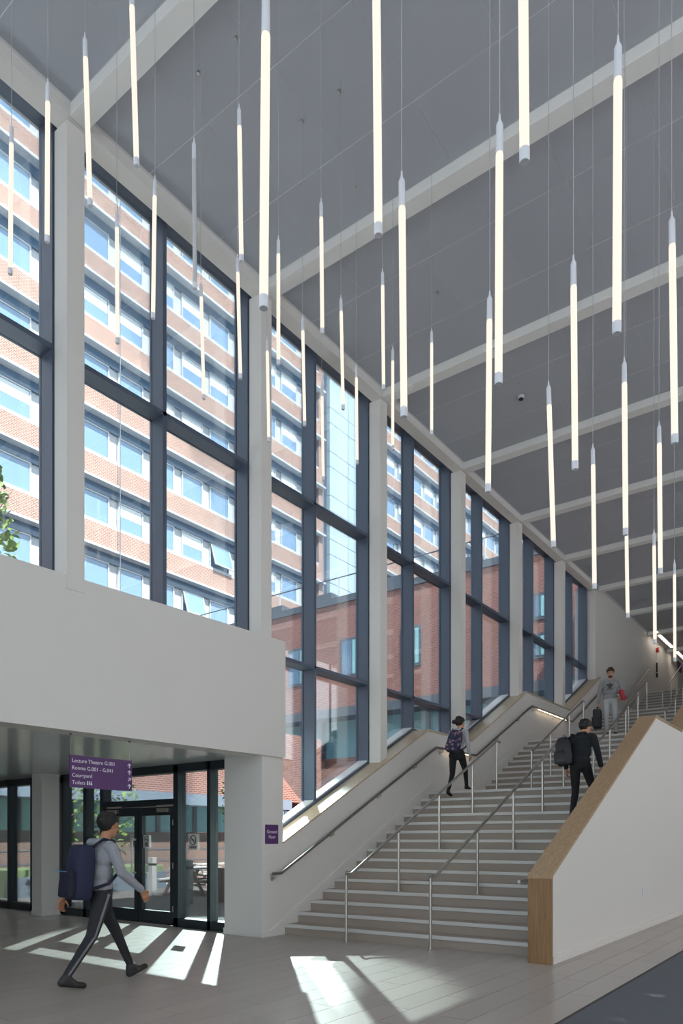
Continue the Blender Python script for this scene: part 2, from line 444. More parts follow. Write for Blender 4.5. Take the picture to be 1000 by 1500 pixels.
# sloping sill: timber board, dark edge, white inner frame
def ribbon(off0, thick, y0, y1, name, m, x0=None, par=wl):
    pts = [(p[0], p[1] + off0) for p in SILL]
    if x0:
        pts = [(x0, sillz(x0) + off0)] + [p for p in pts if p[0] > x0]
    low = [(a, b - thick) for a, b in pts][::-1]
    return MB().prism(pts + low, 'y', y0, y1).build(name, m, par)
ribbon(0.0, 0.034, SW - 0.02, 7.87, 'timber_sill', 'oak_pale', 8.52)
ribbon(0.05, 0.06, 7.865, 7.90, 'sill_edge', 'frame', 8.52)
ribbon(0.075, 0.09, 7.90, 8.105, 'inner_sill_frame', 'trimwhite', 8.52)
# stringer board along the steps and the skirting of the pier
st = [(8.06, 0.10), (8.22, 0.10), (X15 + 0.1, L1 + 0.2), (F2X - 0.28, L1 + 0.2), (X25 + 0.1, L2 + 0.2), (F3X - 0.28, L2 + 0.2), (X35 + 0.1, L3 + 0.2), (F4X - 0.28, L3 + 0.2), (X45, L4 + 0.2)]
MB().prism(st + [(X45, 0), (8.06, 0)], 'y', SW - 0.018, SW + 0.01).build('stringer', 'white', wl, bevel=0.004)
MB().box(8.032, 8.055, SW - 0.018, 8.33, 0, 0.10).build('skirting', 'white', wl, bevel=0.004)

# ------------------------------------------------------------------ bulkhead and entrance lobby
bx = lambda x: 7.45 + 0.046 * (8.527 - x)
struct('wall_bulkhead', MB().prism([(8.527, bx(8.527)), (8.527, 7.80), (-8, 8.6), (-8, bx(-8))], 'z', 2.79, 4.618), 'white')
struct('ceiling_lobby', MB().prism([(8.62, 7.82), (8.62, 17.2), (-8, 17.2), (-8, 8.62)], 'z', 2.80, 3.30), 'soffit')
struct('wall_lobby_end', MB().box(-8, 8.4, 16.8, 17.1, 0, 2.8), 'white')
lc = MB().box(7.74, 8.12, 13.07, 13.42, 0, 2.8)
lc = lc.build('lobby_column', 'white', bevel=0.004)
tag(lc, 'white square lobby column dividing the dark framed glazing', 'column')
MB().box(7.728, 8.13, 13.058, 13.43, 0, 0.1).build('skirting', 'white', lc, bevel=0.003)

DX = 8.24
def mull(t, ya, yb, z0=0.0, z1=2.78, name='mullion'):
    return MB().box(DX - 0.05, DX + 0.13, ya, yb, z0, z1).build(name, 'doorframe', t, bevel=0.003)
def pane(t, ya, yb, z0, z1):
    return MB().box(DX + 0.06, DX + 0.075, ya, yb, z0, z1).build('glass_pane', 'doorglass', t)
t8 = thing('window_%d' % nwin, (DX, 11.5, 0), kind='structure')
segs = [(8.40, 8.80), (8.88, 9.60), (11.83, 12.27), (12.37, 13.03)]
for ya, yb in ((8.30, 8.40), (8.80, 8.88), (9.60, 9.72), (11.72, 11.83), (12.27, 12.37), (13.03, 13.13)): mull(t8, ya, yb)
for ya, yb in segs:
    pane(t8, ya, yb, 0.14, 2.66)
MB().box(DX - 0.05, DX + 0.13, 8.3, 9.72, 0, 0.15).build('bottom_rail', 'doorframe', t8)
MB().box(DX - 0.05, DX + 0.13, 11.72, 13.13, 0, 0.15).build('bottom_rail', 'doorframe', t8)
MB().box(DX - 0.05, DX + 0.13, 8.3, 13.13, 2.66, 2.80).build('head_frame', 'doorframe', t8)
MB().box(DX - 0.05, DX + 0.13, 9.72, 11.72, 2.09, 2.21).build('door_head', 'doorframe', t8)
pane(t8, 9.72, 11.72, 2.21, 2.66)
nwin += 1
t9 = thing('window_%d' % nwin, (DX, 15, 0), kind='structure')
yy = [13.4, 14.17, 15.09, 16.0]
for y in yy + [16.75]:
    mull(t9, y, y + 0.1)
for a, b in zip(yy, yy[1:] + [16.75]): pane(t9, a + 0.1, b, 0.14, 2.66)
MB().box(DX - 0.05, DX + 0.13, 13.4, 16.85, 0, 0.15).build('bottom_rail', 'doorframe', t9)
MB().box(DX - 0.05, DX + 0.13, 13.4, 16.85, 2.66, 2.80).build('head_frame', 'doorframe', t9)
# double door
def leaf(n, ya, yb, hinge_hi):
    d = thing('door_%d' % n, (DX, (ya + yb) / 2, 0), kind='structure')
    x0, x1 = DX - 0.02, DX + 0.06
    MB().box(x0, x1, ya, ya + 0.1, 0.01, 2.08).build('stile', 'doorframe', d, bevel=0.003)
    MB().box(x0, x1, yb - 0.1, yb, 0.01, 2.08).build('stile', 'doorframe', d, bevel=0.003)
    MB().box(x0, x1, ya + 0.1, yb - 0.1, 1.93, 2.08).build('top_rail', 'doorframe', d)
    MB().box(x0, x1, ya + 0.1, yb - 0.1, 0.01, 0.24).build('bottom_rail', 'doorframe', d)
    MB().box(DX + 0.015, DX + 0.03, ya + 0.1, yb - 0.1, 0.24, 1.93).build('glass_pane', 'doorglass', d)
    hy = ya + 0.06 if hinge_hi else yb - 0.06
    if hinge_hi:
        MB().tube([(x0 - 0.0, hy, 0.90), (x0 - 0.06, hy, 0.90), (x0 - 0.075, hy, 0.92), (x0 - 0.075, hy, 1.48), (x0 - 0.06, hy, 1.50), (x0 - 0.0, hy, 1.50)], 0.018, 10).build('pull_handle', 'handle', d, smooth=True)
    else:
        MB().tube([(x1, hy, 0.90), (x1 + 0.07, hy, 0.90), (x1 + 0.07, hy, 1.50), (x1, hy, 1.50)], 0.018, 10).build('pull_handle', 'handle', d, smooth=True)
    c = (yb - 0.42, yb - 0.14) if hinge_hi else (ya + 0.10, ya + 0.38)
    cl = MB().box(x0 - 0.07, x0, c[0], c[1], 1.98, 2.05).build('door_closer', 'steel', d, bevel=0.006)
    MB().box(x0 - 0.05, x0 - 0.03, c[0] - 0.12, c[1] + 0.02, 2.085, 2.11).build('closer_arm', 'steel', cl)
    for z in (0.3, 1.05, 1.8):
        hh = yb - 0.01 if hinge_hi else ya + 0.01
        MB().tube([(x0 - 0.012, hh, z - 0.05), (x0 - 0.012, hh, z + 0.05)], 0.012, 8).build('hinge', 'steel', d, smooth=True)
    return d
leaf(1, 10.73, 11.70, True)
leaf(2, 9.74, 10.71, False)
# paper notices stuck to the door glass
def notice(y0, y1, z0, z1, x, label, ring):
    n = MB().box(x, x + 0.004, y0, y1, z0, z1).build('notice', 'paper'); tag(n, label, 'notice')
    cy, h = (y0 + y1) / 2, z1 - z0
    xf = x - 0.002
    if ring:
        rr = min(y1 - y0, h) * 0.34; zc = z1 - rr * 1.35
        pts = [(xf, cy + rr * math.cos(a * math.pi / 8), zc + rr * math.sin(a * math.pi / 8)) for a in range(17)]
        MB().tube(pts, rr * 0.11, 6).build('ban_ring', 'ink', n)
        MB().tube([(xf, cy + rr * 0.7, zc + rr * 0.7), (xf, cy - rr * 0.7, zc - rr * 0.7)], rr * 0.11, 6).build('ban_bar', 'ink', n)
        MB().box(xf - 0.001, xf + 0.002, cy - rr * 0.55, cy + rr * 0.55, zc - rr * 0.12, zc + rr * 0.1).build('cigarette_mark', 'ink', n)
        for k in range(3):
            zl = zc - rr * 1.35 - k * h * 0.1
            if zl < z0 + 0.012: break
            MB().box(xf, xf + 0.002, y0 + 0.03, y1 - 0.03, zl - 0.008, zl + 0.008).build('print_line', 'ink', n)
    else:
        for k in range(4):
            zl = z1 - 0.03 - k * h * 0.2
            MB().box(xf, xf + 0.002, y0 + 0.015, y1 - 0.015 - 0.02 * (k % 2), zl - 0.006, zl + 0.006).build('print_line', 'ink', n)
notice(9.22, 9.45, 1.33, 1.60, DX + 0.054, 'no smoking notice stuck on the glass beside the doors', True)
notice(10.44, 10.60, 1.36, 1.58, DX + 0.008, 'small paper notice on the right hand door leaf glass', True)
notice(10.84, 10.98, 1.36, 1.58, DX + 0.008, 'small paper notice on the door leaf with the pull handle', False)

# ------------------------------------------------------------------ other walls of the hall (out of frame)
struct('wall_right', MB().box(30, 42, -5.4, -5.2, 0, CEIL + 0.4), 'white')
tr = thing('window_%d' % (nwin + 2), (0, -5.3, 0), kind='structure')  # unseen frosted side glazing, added for soft fill light
for k in range(19):
    MB().box(-8 + k * 2, -6 + k * 2 - 0.06, -5.36, -5.30, 0, CEIL + 0.02).build('frosted_pane', 'frosted', tr)
    MB().box(-6 + k * 2 - 0.06, -6 + k * 2, -5.4, -5.22, 0, CEIL + 0.02).build('mullion', 'frame', tr)
struct('wall_end', MB().box(42, 42.3, -5.2, 10, 0, CEIL + 0.4), 'white')
struct('wall_end_return', MB().box(35.8, 42, 7.95, 8.2, 0, CEIL + 0.4).box(24.6, 42, 7.58, 8.2, CEIL + 0.003, CEIL + 0.39), 'white')
struct('wall_lobby_back', MB().box(-8.2, -8, 9.0, 17.1, 0, 3.3), 'white')
tb = thing('window_%d' % (nwin + 1), (-8, 0, 0), kind='structure')  # unseen glazed back wall, added to let fill skylight in
for k in range(9):
    y = -5.2 + k * 1.6
    MB().box(-8.1, -7.95, y, y + 0.07, 0, CEIL + 0.02).build('mullion', 'frame', tb)
MB().box(-8.1, -7.95, -5.2, 8.0, 3.0, 3.08).build('transom', 'frame', tb)
MB().box(-8.05, -8.03, -5.2, 8.0, 0, CEIL).build('glass_pane', 'glass', tb)

# ------------------------------------------------------------------ staircase
stair = thing('staircase', (N1X, 5.4, 0), 'broad grey staircase with pale nosings climbing in flights past the windows', 'staircase')
YL, YR = SW - 0.02, 3.40
def flight(n0, cnt, x0, k):
    for i in range(cnt):
        n = n0 + i; xn = x0 + i * GO; z = n * RISE
        xe = xn + GO + 0.03
        s = MB().box(xn + 0.012, xe, YR, YL, z - RISE - 0.02, z).shear(k).build('stair_step', 'riser', stair)
        MB().box(xn - 0.004, xn + 0.055, YR, YL, z - 0.048, z + 0.003).shear(k).build('nosing', 'nosing', s, bevel=0.004)
def landing(xa, xb, z, ka, kb):
    def sh(x, k): return [(x + k * (7.5 - YR), YR), (x + k * (7.5 - YL), YL)]
    a = sh(xa, ka); b = sh(xb, kb)
    return MB().prism([a[0], b[0], b[1], a[1]], 'z', z - 0.25, z - 0.001).build('landing', 'riser', stair)
SK, SK3 = 0.075, 0.03
flight(1, 15, N1X, SK); landing(X15 + 0.3, F2X + 0.1, L1, SK, SK)
flight(16, 10, F2X, SK); landing(X25 + 0.3, F3X + 0.1, L2, SK, SK3)
flight(26, 10, F3X, SK3); landing(X35 + 0.3, F4X + 0.1, L3, SK3, 0)
flight(36, 10, F4X, 0.0)
struct('floor_upper', MB().box(X45 + 0.36, 41.9, -5.1, 7.59, L4 - 0.3, L4), 'riser')
# solid core under the flights
MB().prism([(8.9, 0), (8.9, 0.02), (X15, L1 - 0.35), (F2X, L1 - 0.35), (X25, L2 - 0.35), (F3X, L2 - 0.35), (X35, L3 - 0.35), (F4X, L3 - 0.35), (X45, L4 - 0.35), (X45, 0)], 'y', YR + 0.01, YL - 0.02).build('soffit', 'white', stair)

# ------------------------------------------------------------------ right-hand balustrade wall with oak cap
bal = thing('balustrade_wall', (8.37, 3.25, 0), 'solid white stair balustrade wall with oak capping and oak end panel', 'balustrade')
BT = [(8.40, 1.05), (13.48, 3.655), (15.55, 3.655), (15.55 + 3.3, 3.655 + 3.3 * PSL), (22.2, 3.655 + 3.3 * PSL), (25.5, 3.655 + 6.6 * PSL), (28.0, 3.655 + 6.6 * PSL), (31.2, 3.655 + 6.6 * PSL + 3.2 * PSL)]
MB().prism([(8.40, 0.0)] + BT + [(31.2, 0)], 'y', 3.115, 3.385).build('wall_body', 'white', bal)
cap = BT; up = [(a, b + 0.045) for a, b in cap]
MB().prism([(8.36, 1.03), (8.36, 1.075)] + up + cap[::-1], 'y', 3.10, 3.40).build('oak_capping', 'oak_x', bal, bevel=0.003)
MB().box(8.365, 8.402, 3.10, 3.40, 0, 1.06).build('oak_end_panel', 'oak_z', bal, bevel=0.003)
MB().box(8.402, 31, 3.088, 3.118, 0, 0.10).build('skirting', 'white', bal, bevel=0.004)
MB().box(12.55, 12.63, 3.105, 3.116, 0.55, 0.69).build('wall_socket', 'capwhite', bal)
# handrail stub on the stair side of this wall
rs = thing('balustrade_handrail', (8.6, 3.47, 0.98), 'steel handrail fixed to the stair side of the white balustrade wall', 'handrail')
MB().tube([(8.30, 3.485, 0.985), (8.62, 3.485, 0.985), (13.4, 3.485, 3.44), (14.6, 3.485, 3.44)], 0.022, 12).build('rail', 'steel', rs, smooth=True)
for x in (8.75, 10.2, 11.7, 13.2):
    z = 0.985 + max(0, x - 8.62) * 0.5136
    MB().tube([(x, 3.485, z - 0.02), (x, 3.485, z - 0.07), (x, 3.40, z - 0.07)], 0.008, 8).build('bracket', 'steel', rs, smooth=True)

# ------------------------------------------------------------------ free-standing handrails
def sx(x, y, k): return x + k * (7.5 - y)
def handrail(y, pts, posts, k, label):
    h = thing('handrail', (sx(pts[0][0], y, k), y, posts[0][1]), label, 'handrail')
    MB().tube([(sx(a, y, k), y, z) for a, z in pts], 0.024, 14).build('rail', 'steel', h, smooth=True)
    for x, zb, zt in posts:
        p = MB().tube([(sx(x, y, k), y, zb), (sx(x, y, k), y, zt - 0.02)], 0.021, 12).build('post', 'steel', h, smooth=True)
        MB().lathe([(0.045, 0), (0.045, 0.006), (0.021, 0.012)], (sx(x, y, k), y, zb), 14).build('base_plate', 'steel', p, smooth=True)
YA, YB = 6.17, 4.83
ka = SK
for y, nm in ((YA, 'nearer the windows'), (YB, 'nearer the oak capped balustrade')):
    o = -ka * (7.5 - 6.17) * 0.0
    x0 = 8.30
    handrail(y, [(x0, 1.0), (x0 + 0.13, 1.0), (13.45, 3.50), (13.62, 3.50)],
             [(x0, 0.0, 1.0), (9.73, 4 * RISE, 1.0 + (9.73 - 8.43) * 0.498), (11.07, 8 * RISE, 1.0 + (11.07 - 8.43) * 0.498), (12.37, 12 * RISE, 1.0 + (12.37 - 8.43) * 0.498), (13.46, L1, 3.5)],
             ka, 'brushed steel stair handrail on the lowest flight, ' + nm)
    handrail(y, [(15.22, 3.50), (15.36, 3.50), (18.78, 5.14), (18.92, 5.14)],
             [(15.3, L1, 3.5), (16.46, 18 * RISE, 3.5 + 1.1 * 0.48), (17.76, 22 * RISE, 3.5 + 2.4 * 0.48), (18.86, L2, 5.14)],
             ka, 'brushed steel stair handrail on the second flight, ' + nm)
    handrail(y, [(21.85, L2 + 1.0), (22.0, L2 + 1.0), (25.3, L3 + 1.0), (25.5, L3 + 1.0)],
             [(21.9, L2, L2 + 1.0), (23.2, 28 * RISE, L2 + 1.6), (24.3, 32 * RISE, L2 + 2.15), (25.42, L3, L3 + 1.0)],
             SK3, 'brushed steel stair handrail on the third flight, ' + nm)
    handrail(y, [(27.65, L3 + 1.0), (27.8, L3 + 1.0), (31.0, L4 + 1.0), (31.3, L4 + 1.0)],
             [(27.7, L3, L3 + 1.0), (29.0, 38 * RISE, L3 + 1.6), (30.0, 42 * RISE, L3 + 2.1), (31.2, L4, L4 + 1.0)],
             0.0, 'brushed steel stair handrail on the topmost flight, ' + nm)

# wall handrail with brackets and warm LED under the level stretches
wr = thing('wall_handrail', (8.2, 7.42, 0.98), 'long steel handrail bracketed to the white wall below the sloping sill', 'handrail')
wy = 7.42
wp = [(8.20, 0.975), (8.40, 0.985), (13.32, 3.45), (15.20, 3.45), (X25 + 0.15, 5.10), (21.78, 5.10), (25.2, 6.78), (27.8, 6.78), (31.0, 8.44)]
MB().tube([(a, wy, b) for a, b in wp], 0.024, 14).build('rail', 'railsteel', wr, smooth=True)
def wpz(x):
    for (a, za), (b, zb) in zip(wp, wp[1:]):
        if a <= x <= b: return za + (zb - za) * (x - a) / (b - a)
    return wp[-1][1]
for x in (8.27, 9.75, 11.2, 12.5, 13.6, 15.0, 16.4, 17.7, 18.8, 20.3, 21.6, 23.2, 24.7):
    z = wpz(x)
    b = MB().tube([(x, wy, z - 0.02), (x, wy, z - 0.075), (x, SW, z - 0.085)], 0.009, 8).build('bracket', 'steel', wr, smooth=True)
    MB().tube([(x, SW, z - 0.085), (x, SW - 0.012, z - 0.085)], 0.034, 14).build('rosette', 'steel', b, smooth=True)
for xa, xb in ((13.75, 14.9), (19.0, 21.2)):
    MB().box(xa, xb, wy - 0.010, wy + 0.010, 0.0, 0.006).build('led_strip', 'led', wr).location.z = wpz((xa + xb) / 2) - 0.031

# ------------------------------------------------------------------ tube pendants
PL = 1.30
cap_me = MB().lathe([(0.004, 0.0), (0.006, -0.03), (0.017, -0.055), (0.018, -0.17), (0.0185, -0.19)], seg=14).mesh('pendant_cap')
tube_me = MB().lathe([(0.0165, -0.19), (0.0185, -0.20), (0.0185, -1.245), (0.0175, -1.25)], seg=16).mesh('lit_tube')
end_me = MB().lathe([(0.0175, -1.25), (0.0195, -1.252), (0.0195, -1.292), (0.017, -1.30)], seg=16).mesh('end_cap')
cab_me = MB().lathe([(0.0022, 0.0), (0.0022, 1.0)], seg=6).mesh('suspension_cable')
for me, mm in ((cap_me, 'capwhite'), (tube_me, 'tube'), (end_me, 'capwhite'), (cab_me, 'cable')): me.materials.append(M[mm])
off_me = tube_me.copy(); off_me.materials.clear(); off_me.materials.append(M['tubeoff'])
# measured in the photograph: x and y of the cap top, x and y of the lower end
PEND = [(17, 178, 15, 402), (70, 115, 69, 355), (124, 48, 132, 302), (192, -30, 200, 243), (171, 305, 172, 503), (227, 257, 224, 467),
        (284, 202, 285.5, 423), (350, 152, 353.5, 383), (389.5, -18, 386, 452), (294, 410, 298.5, 585), (347.5, 373, 352, 555), (407.5, 345, 407.6, 535),
        (443, 461, 446, 624), (470, 290, 472, 489), (391, 492, 393.6, 647), (499, 432, 502.4, 600), (521.6, 532, 522.9, 680), (471, 560, 473.5, 704),
        (550.5, -78, 554, 345), (560, 393, 561.6, 571), (575, 507, 575, 659), (588, 251, 591.5, 611), (632, 480, 632, 637), (717, 426, 714.5, 721),
        (731.5, 167, 730, 563), (764, -270, 768, 238), (803, 558, 810.5, 802), (839.5, 373, 842, 688), (905, 52, 903, 489), (868, 650, 870.5, 863),
        (914, 523, 916, 784), (916.5, 728, 919, 905), (957.5, 775, 959, 943), (965, 617, 967, 841), (983.5, 309, 988, 650), (987.5, 820, 988, 969)]
for i, (xt, yt, xb, yb) in enumerate(PEND):
    depth = PL * FPX / math.hypot(xb - xt, yb - yt)
    top = unproject(xt, yt, depth); bot = unproject(xb, yb, depth)
    off = (i == 6)
    p = thing('pendant_light', top, 'grey unlit tube pendant hanging among the glowing ones near the window head' if off else 'slim glowing white tube pendant hanging on a thin cable from the grey ceiling',
              'pendant light', None if off else 'glowing tube pendants under the ceiling')
    if i == 26: tag(p, 'glowing tube pendant hanging noticeably askew on its cable'); p['group'] = 'glowing tube pendants under the ceiling'
    q = (bot - top).to_track_quat('-Z', 'Y'); p.rotation_euler = q.to_euler()
    link('cap', cap_me, None, p, smooth=True, local=True)
    link('tube', off_me if off else tube_me, None, p, smooth=True, local=True)
    link('end_cap', end_me, None, p, smooth=True, local=True)
    c = link('cable', cab_me, None, p, local=True)
    c.rotation_euler = q.inverted().to_euler(); c.scale = (1, 1, max(0.05, CEIL - top.z))

# ------------------------------------------------------------------ ceiling devices and far-end details
def ceiling_dot(px, py, r, h, name, label, cat, group=None, m='capwhite', base=CEIL):
    t = (base - CAMH) * FPX / (HORIZON - py); p = unproject(px, py, t)
    o = MB().lathe([(r * 0.5, -h), (r * 0.9, -h * 0.75), (r, -h * 0.3), (r, 0)], (p.x, p.y, base), 16).build(name, m, smooth=True)
    tag(o, label, cat, group); return p, o
p, sd = ceiling_dot(763, 580, 0.06, 0.055, 'smoke_detector', 'round white smoke detector on the grey ceiling', 'smoke detector')
MB().lathe([(0.045, -0.02), (0.045, -0.003)], (p.x, p.y, CEIL - 0.05), 14).build('sensor_grille', 'darksteel', sd)
for x, y in ((291, 106), (346, 55), (442, 177), (497, 133), (640, 428), (520, 275)):
    ceiling_dot(x, y, 0.022, 0.02, 'sprinkler_head', 'tiny steel sprinkler head set into a grey ceiling panel', 'sprinkler', 'sprinkler heads in the ceiling', 'steel')
for n, (xa, xb) in enumerate(((31.3, 34.3), (35.2, 38.6))):
    s = thing('strip_light', (xa, 7.25, CEIL), ['warm linear light on the upper landing ceiling, beside the red sounder', 'warm linear light on the upper landing ceiling, past the wall corner'][n], 'strip light')
    MB().box(xa, xb, 7.16, 7.34, CEIL - 0.06, CEIL).build('housing', 'capwhite', s)
    MB().box(xa + 0.02, xb - 0.02, 7.20, 7.30, CEIL - 0.075, CEIL - 0.058).build('diffuser', 'strip', s)
al = thing('alarm_sounder', (33.0, COLY, 9.6), 'red fire alarm sounder with dark call panel high on the end wall', 'alarm')
MB().tube([(33.0, COLY, 9.70), (33.0, COLY - 0.10, 9.70)], 0.11, 16).build('sounder', 'red', al, smooth=True)
MB().tube([(33.0, COLY - 0.01, 9.6), (33.0, COLY - 0.01, 9.15)], 0.012, 6).build('conduit', 'capwhite', al)
MB().box(32.95, 33.05, COLY - 0.05, COLY, 8.75, 9.15).build('call_panel', 'black', al, bevel=0.01)
MB().box(32.95, 33.05, COLY - 0.06, COLY, 8.52, 8.70).build('call_point', 'black', al, bevel=0.01)
fs = MB().box(31.8, 32.5, 6.5, 6.54, 8.46, 8.84).build('level_sign', 'purple'); tag(fs, 'small purple sign hanging at the top of the stairs', 'sign')
for x in (31.9, 32.4):
    MB().tube([(x, 6.52, 8.84), (x, 6.52, CEIL)], 0.006, 6).build('hanger', 'cable', fs)

# ------------------------------------------------------------------ purple signs
def face_y(me, x, y, z):      # lay a text mesh (xy plane) onto a plane facing -Y
    me.transform(Matrix.Translation((x, y, z)) @ Matrix.Rotation(R_(90), 4, 'X')); return me
sg = thing('hanging_sign', (5.46, 7.80, 2.14), 'purple hanging direction sign with white lettering and arrows near the doors', 'sign')
sx0, sx1, sz0, sz1, sy = 4.985, 5.885, 2.135, 2.525, 7.80
MB().box(sx0, sx1, sy, sy + 0.025, sz0, sz1).build('panel', 'purple', sg, bevel=0.003)
MB().box(sx0, sx1, sy + 0.002, sy + 0.023, sz1, sz1 + 0.008).build('top_edge', 'darksteel', sg)
for x in (sx0 + 0.02, sx1 - 0.03):
    h = MB().tube([(x, sy + 0.012, sz1), (x, sy + 0.012, 2.80)], 0.0025, 6).build('hanger', 'cable', sg)
    MB().lathe([(0.012, -0.03), (0.016, 0)], (x, sy + 0.012, 2.80), 10).build('ceiling_fixing', 'darksteel', h)
rows = ['Lecture Theatre G.001', 'Rooms G.001 - G.041', 'Courtyard', 'Toilets']
for k, s in enumerate(rows):
    zz = sz1 - 0.083 - k * 0.089
    link('lettering', face_y(text_mesh(s, 0.066), sx0 + 0.025, sy - 0.003, zz), 'lettering', sg)
    # arrow
    ax, az = sx1 - 0.042, zz + 0.018
    ang = R_(-45) if k == 2 else 0
    mb = MB()
    def rot(px, pz): return (ax + px * math.cos(ang) - pz * math.sin(ang), az + px * math.sin(ang) + pz * math.cos(ang))
    for quad in ([(-0.005, -0.028), (0.005, -0.028), (0.005, 0.026), (-0.005, 0.026)],
                 [(-0.0, 0.034), (-0.007, 0.027), (-0.028, 0.006), (-0.022, -0.001), (0.0, 0.021)],
                 [(0.0, 0.034), (0.0, 0.021), (0.022, -0.001), (0.028, 0.006), (0.007, 0.027)]):
        mb.prism([rot(*q) for q in quad], 'y', sy - 0.003, sy)
    mb.build('arrow', 'lettering', sg)
# three little toilet pictograms after the last line
px0 = sx0 + 0.025 + 0.215
for k in range(3):
    cx_, cz = px0 + k * 0.026, sz1 - 0.083 - 3 * 0.089
    mb = MB()
    mb.prism([(cx_ + 0.006 * math.cos(a * math.pi / 4), cz + 0.044 + 0.006 * math.sin(a * math.pi / 4)) for a in range(8)], 'y', sy - 0.003, sy)
    mb.prism([(cx_ - (0.005 if k == 1 else 0.009), cz), (cx_ + (0.005 if k == 1 else 0.009), cz), (cx_ + 0.006, cz + 0.036), (cx_ - 0.006, cz + 0.036)], 'y', sy - 0.003, sy)
    if k == 2:
        mb.prism([(cx_ + 0.004 + 0.011 * math.cos(a * math.pi / 5), cz + 0.010 + 0.011 * math.sin(a * math.pi / 5)) for a in range(10)], 'y', sy - 0.0035, sy)
    mb.build('pictogram', 'lettering', sg)
gf = MB().box(8.115, 8.405, SW - 0.008, SW + 0.006, 1.437, 1.733).build('floor_sign', 'purple', bevel=0.002)
tag(gf, 'square purple wall sign reading Ground Floor on the white pier', 'sign')
for k, s in enumerate(('Ground', 'Floor')):
    link('lettering', face_y(text_mesh(s, 0.074, 'CENTER'), 8.26, SW - 0.0105, 1.60 - k * 0.082), 'lettering', gf)

# ------------------------------------------------------------------ outside: courtyard ground
struct('ground', MB().prism([(8.3, 8.3), (60, 8.3), (60, 60), (-40, 60), (-40, 17.1), (8.3, 17.1)], 'z', -0.3, -0.03), 'paving')
FY = 30.0
# tall brick block across the courtyard
blk = thing('office_block', (35, FY, 0), 'tall brick office block with ribbon windows and white panels across the courtyard', 'building')
MB().box(-20, 38.15, FY + 0.25, 44, 0, 37.3).build('wall_core', 'facwhite', blk)
MB().box(45.4, 100, FY + 0.25, 44, 0, 37.3).build('wall_core', 'facwhite', blk)
FP, BT0 = 3.22, 19.95
rowsz = [BT0 + FP * k for k in range(-6, 6)]
for xa, xb in ((-20, 38.15), (45.4, 100)):
    for zt in rowsz:
        MB().box(xa, xb, FY, FY + 0.3, max(0, zt - 1.13), zt).build('brick_band', 'brick_block', blk)
        MB().box(xa, xb, FY - 0.30, FY + 0.3, zt - 1.24, zt - 1.13).build('lintel', 'facwhite', blk)
        MB().box(xa, xb, FY + 0.12, FY + 0.27, zt - 1.66, zt - 1.24).build('clerestory_strip', 'facdark', blk)  # added dark strip, the lintel's shadow band is in its colour
        MB().box(xa, xb, FY + 0.02, FY + 0.3, zt, zt + 0.16).build('window_sill', 'facwhite', blk)
# windows: frame mesh with recessed pane as its own piece
WW, WH = 1.50, 1.40
fm = MB()
for b in ((0, WW, 0, 0.07), (0, WW, WH - 0.07, WH), (0, 0.07, 0.07, WH - 0.07), (WW - 0.07, WW, 0.07, WH - 0.07)):
    fm.box(b[0], b[1], -0.05, 0.06, b[2], b[3])
fr_me = fm.mesh('window_frame'); fr_me.materials.append(M['facwhite'])
pn_me = MB().box(0.07, WW - 0.07, -0.005, 0.02, 0.07, WH - 0.07).mesh('pane'); pn_me.materials.append(M['facglass'])
bl_me = MB().box(0.09, WW - 0.09, -0.012, -0.006, WH * 0.52, WH - 0.09).mesh('blind'); bl_me.materials.append(M['blind'])
rib_me = MB().box(0.18, 0.26, 0.0, 0.03, 0, WH + 0.05).mesh('panel_rib'); rib_me.materials.append(M['fascia'])
rw = random.Random(3)
for zt in rowsz:
    if zt < 7 or zt > 34: continue
    z0 = zt + 0.16
    xs_ = [21.95 + 2.03 * k for k in range(-5, 8)] + [46.0 + 2.03 * k for k in range(0, 12)]
    for x in xs_:
        if x + WW > 37.6 and x < 45: continue
        wf = link('window', fr_me, None, blk); wf.location = (x, FY + 0.20, z0)
        pn = link('pane', pn_me, None, wf, local=True)
        if rw.random() < 0.55:
            link('blind', bl_me, None, wf, local=True)
    # the narrow end windows beside the pale core
    MB().box(37.3, 37.75, FY + 0.18, FY + 0.26, z0 + 0.05, z0 + WH).build('slit_window', 'facglass', blk)
    MB().box(37.75, 38.15, FY, FY + 0.3, zt, zt + 2.0).build('end_pier', 'brick_block', blk)
# two casements pushed open at the foot
for x, z in ((26.01, rowsz[4] + 0.16), (28.04, rowsz[5] + 0.16)):
    c = MB().box(0.05, WW - 0.05, -0.03, 0.0, -WH + 0.15, 0).build('open_casement', 'facglass', blk)
    c.location = (x, FY + 0.12, z + WH - 0.06); c.rotation_euler = (R_(-17), 0, 0)
    mb = MB()
    for b in ((0.02, WW - 0.02, -WH + 0.10, -WH + 0.17), (0.02, WW - 0.02, -0.06, 0.01), (0.02, 0.09, -WH + 0.15, 0), (WW - 0.09, WW - 0.02, -WH + 0.15, 0)):
        mb.box(b[0], b[1], -0.045, 0.01, b[2], b[3])
    e = mb.build('casement_frame', 'facwhite', c, local=True)
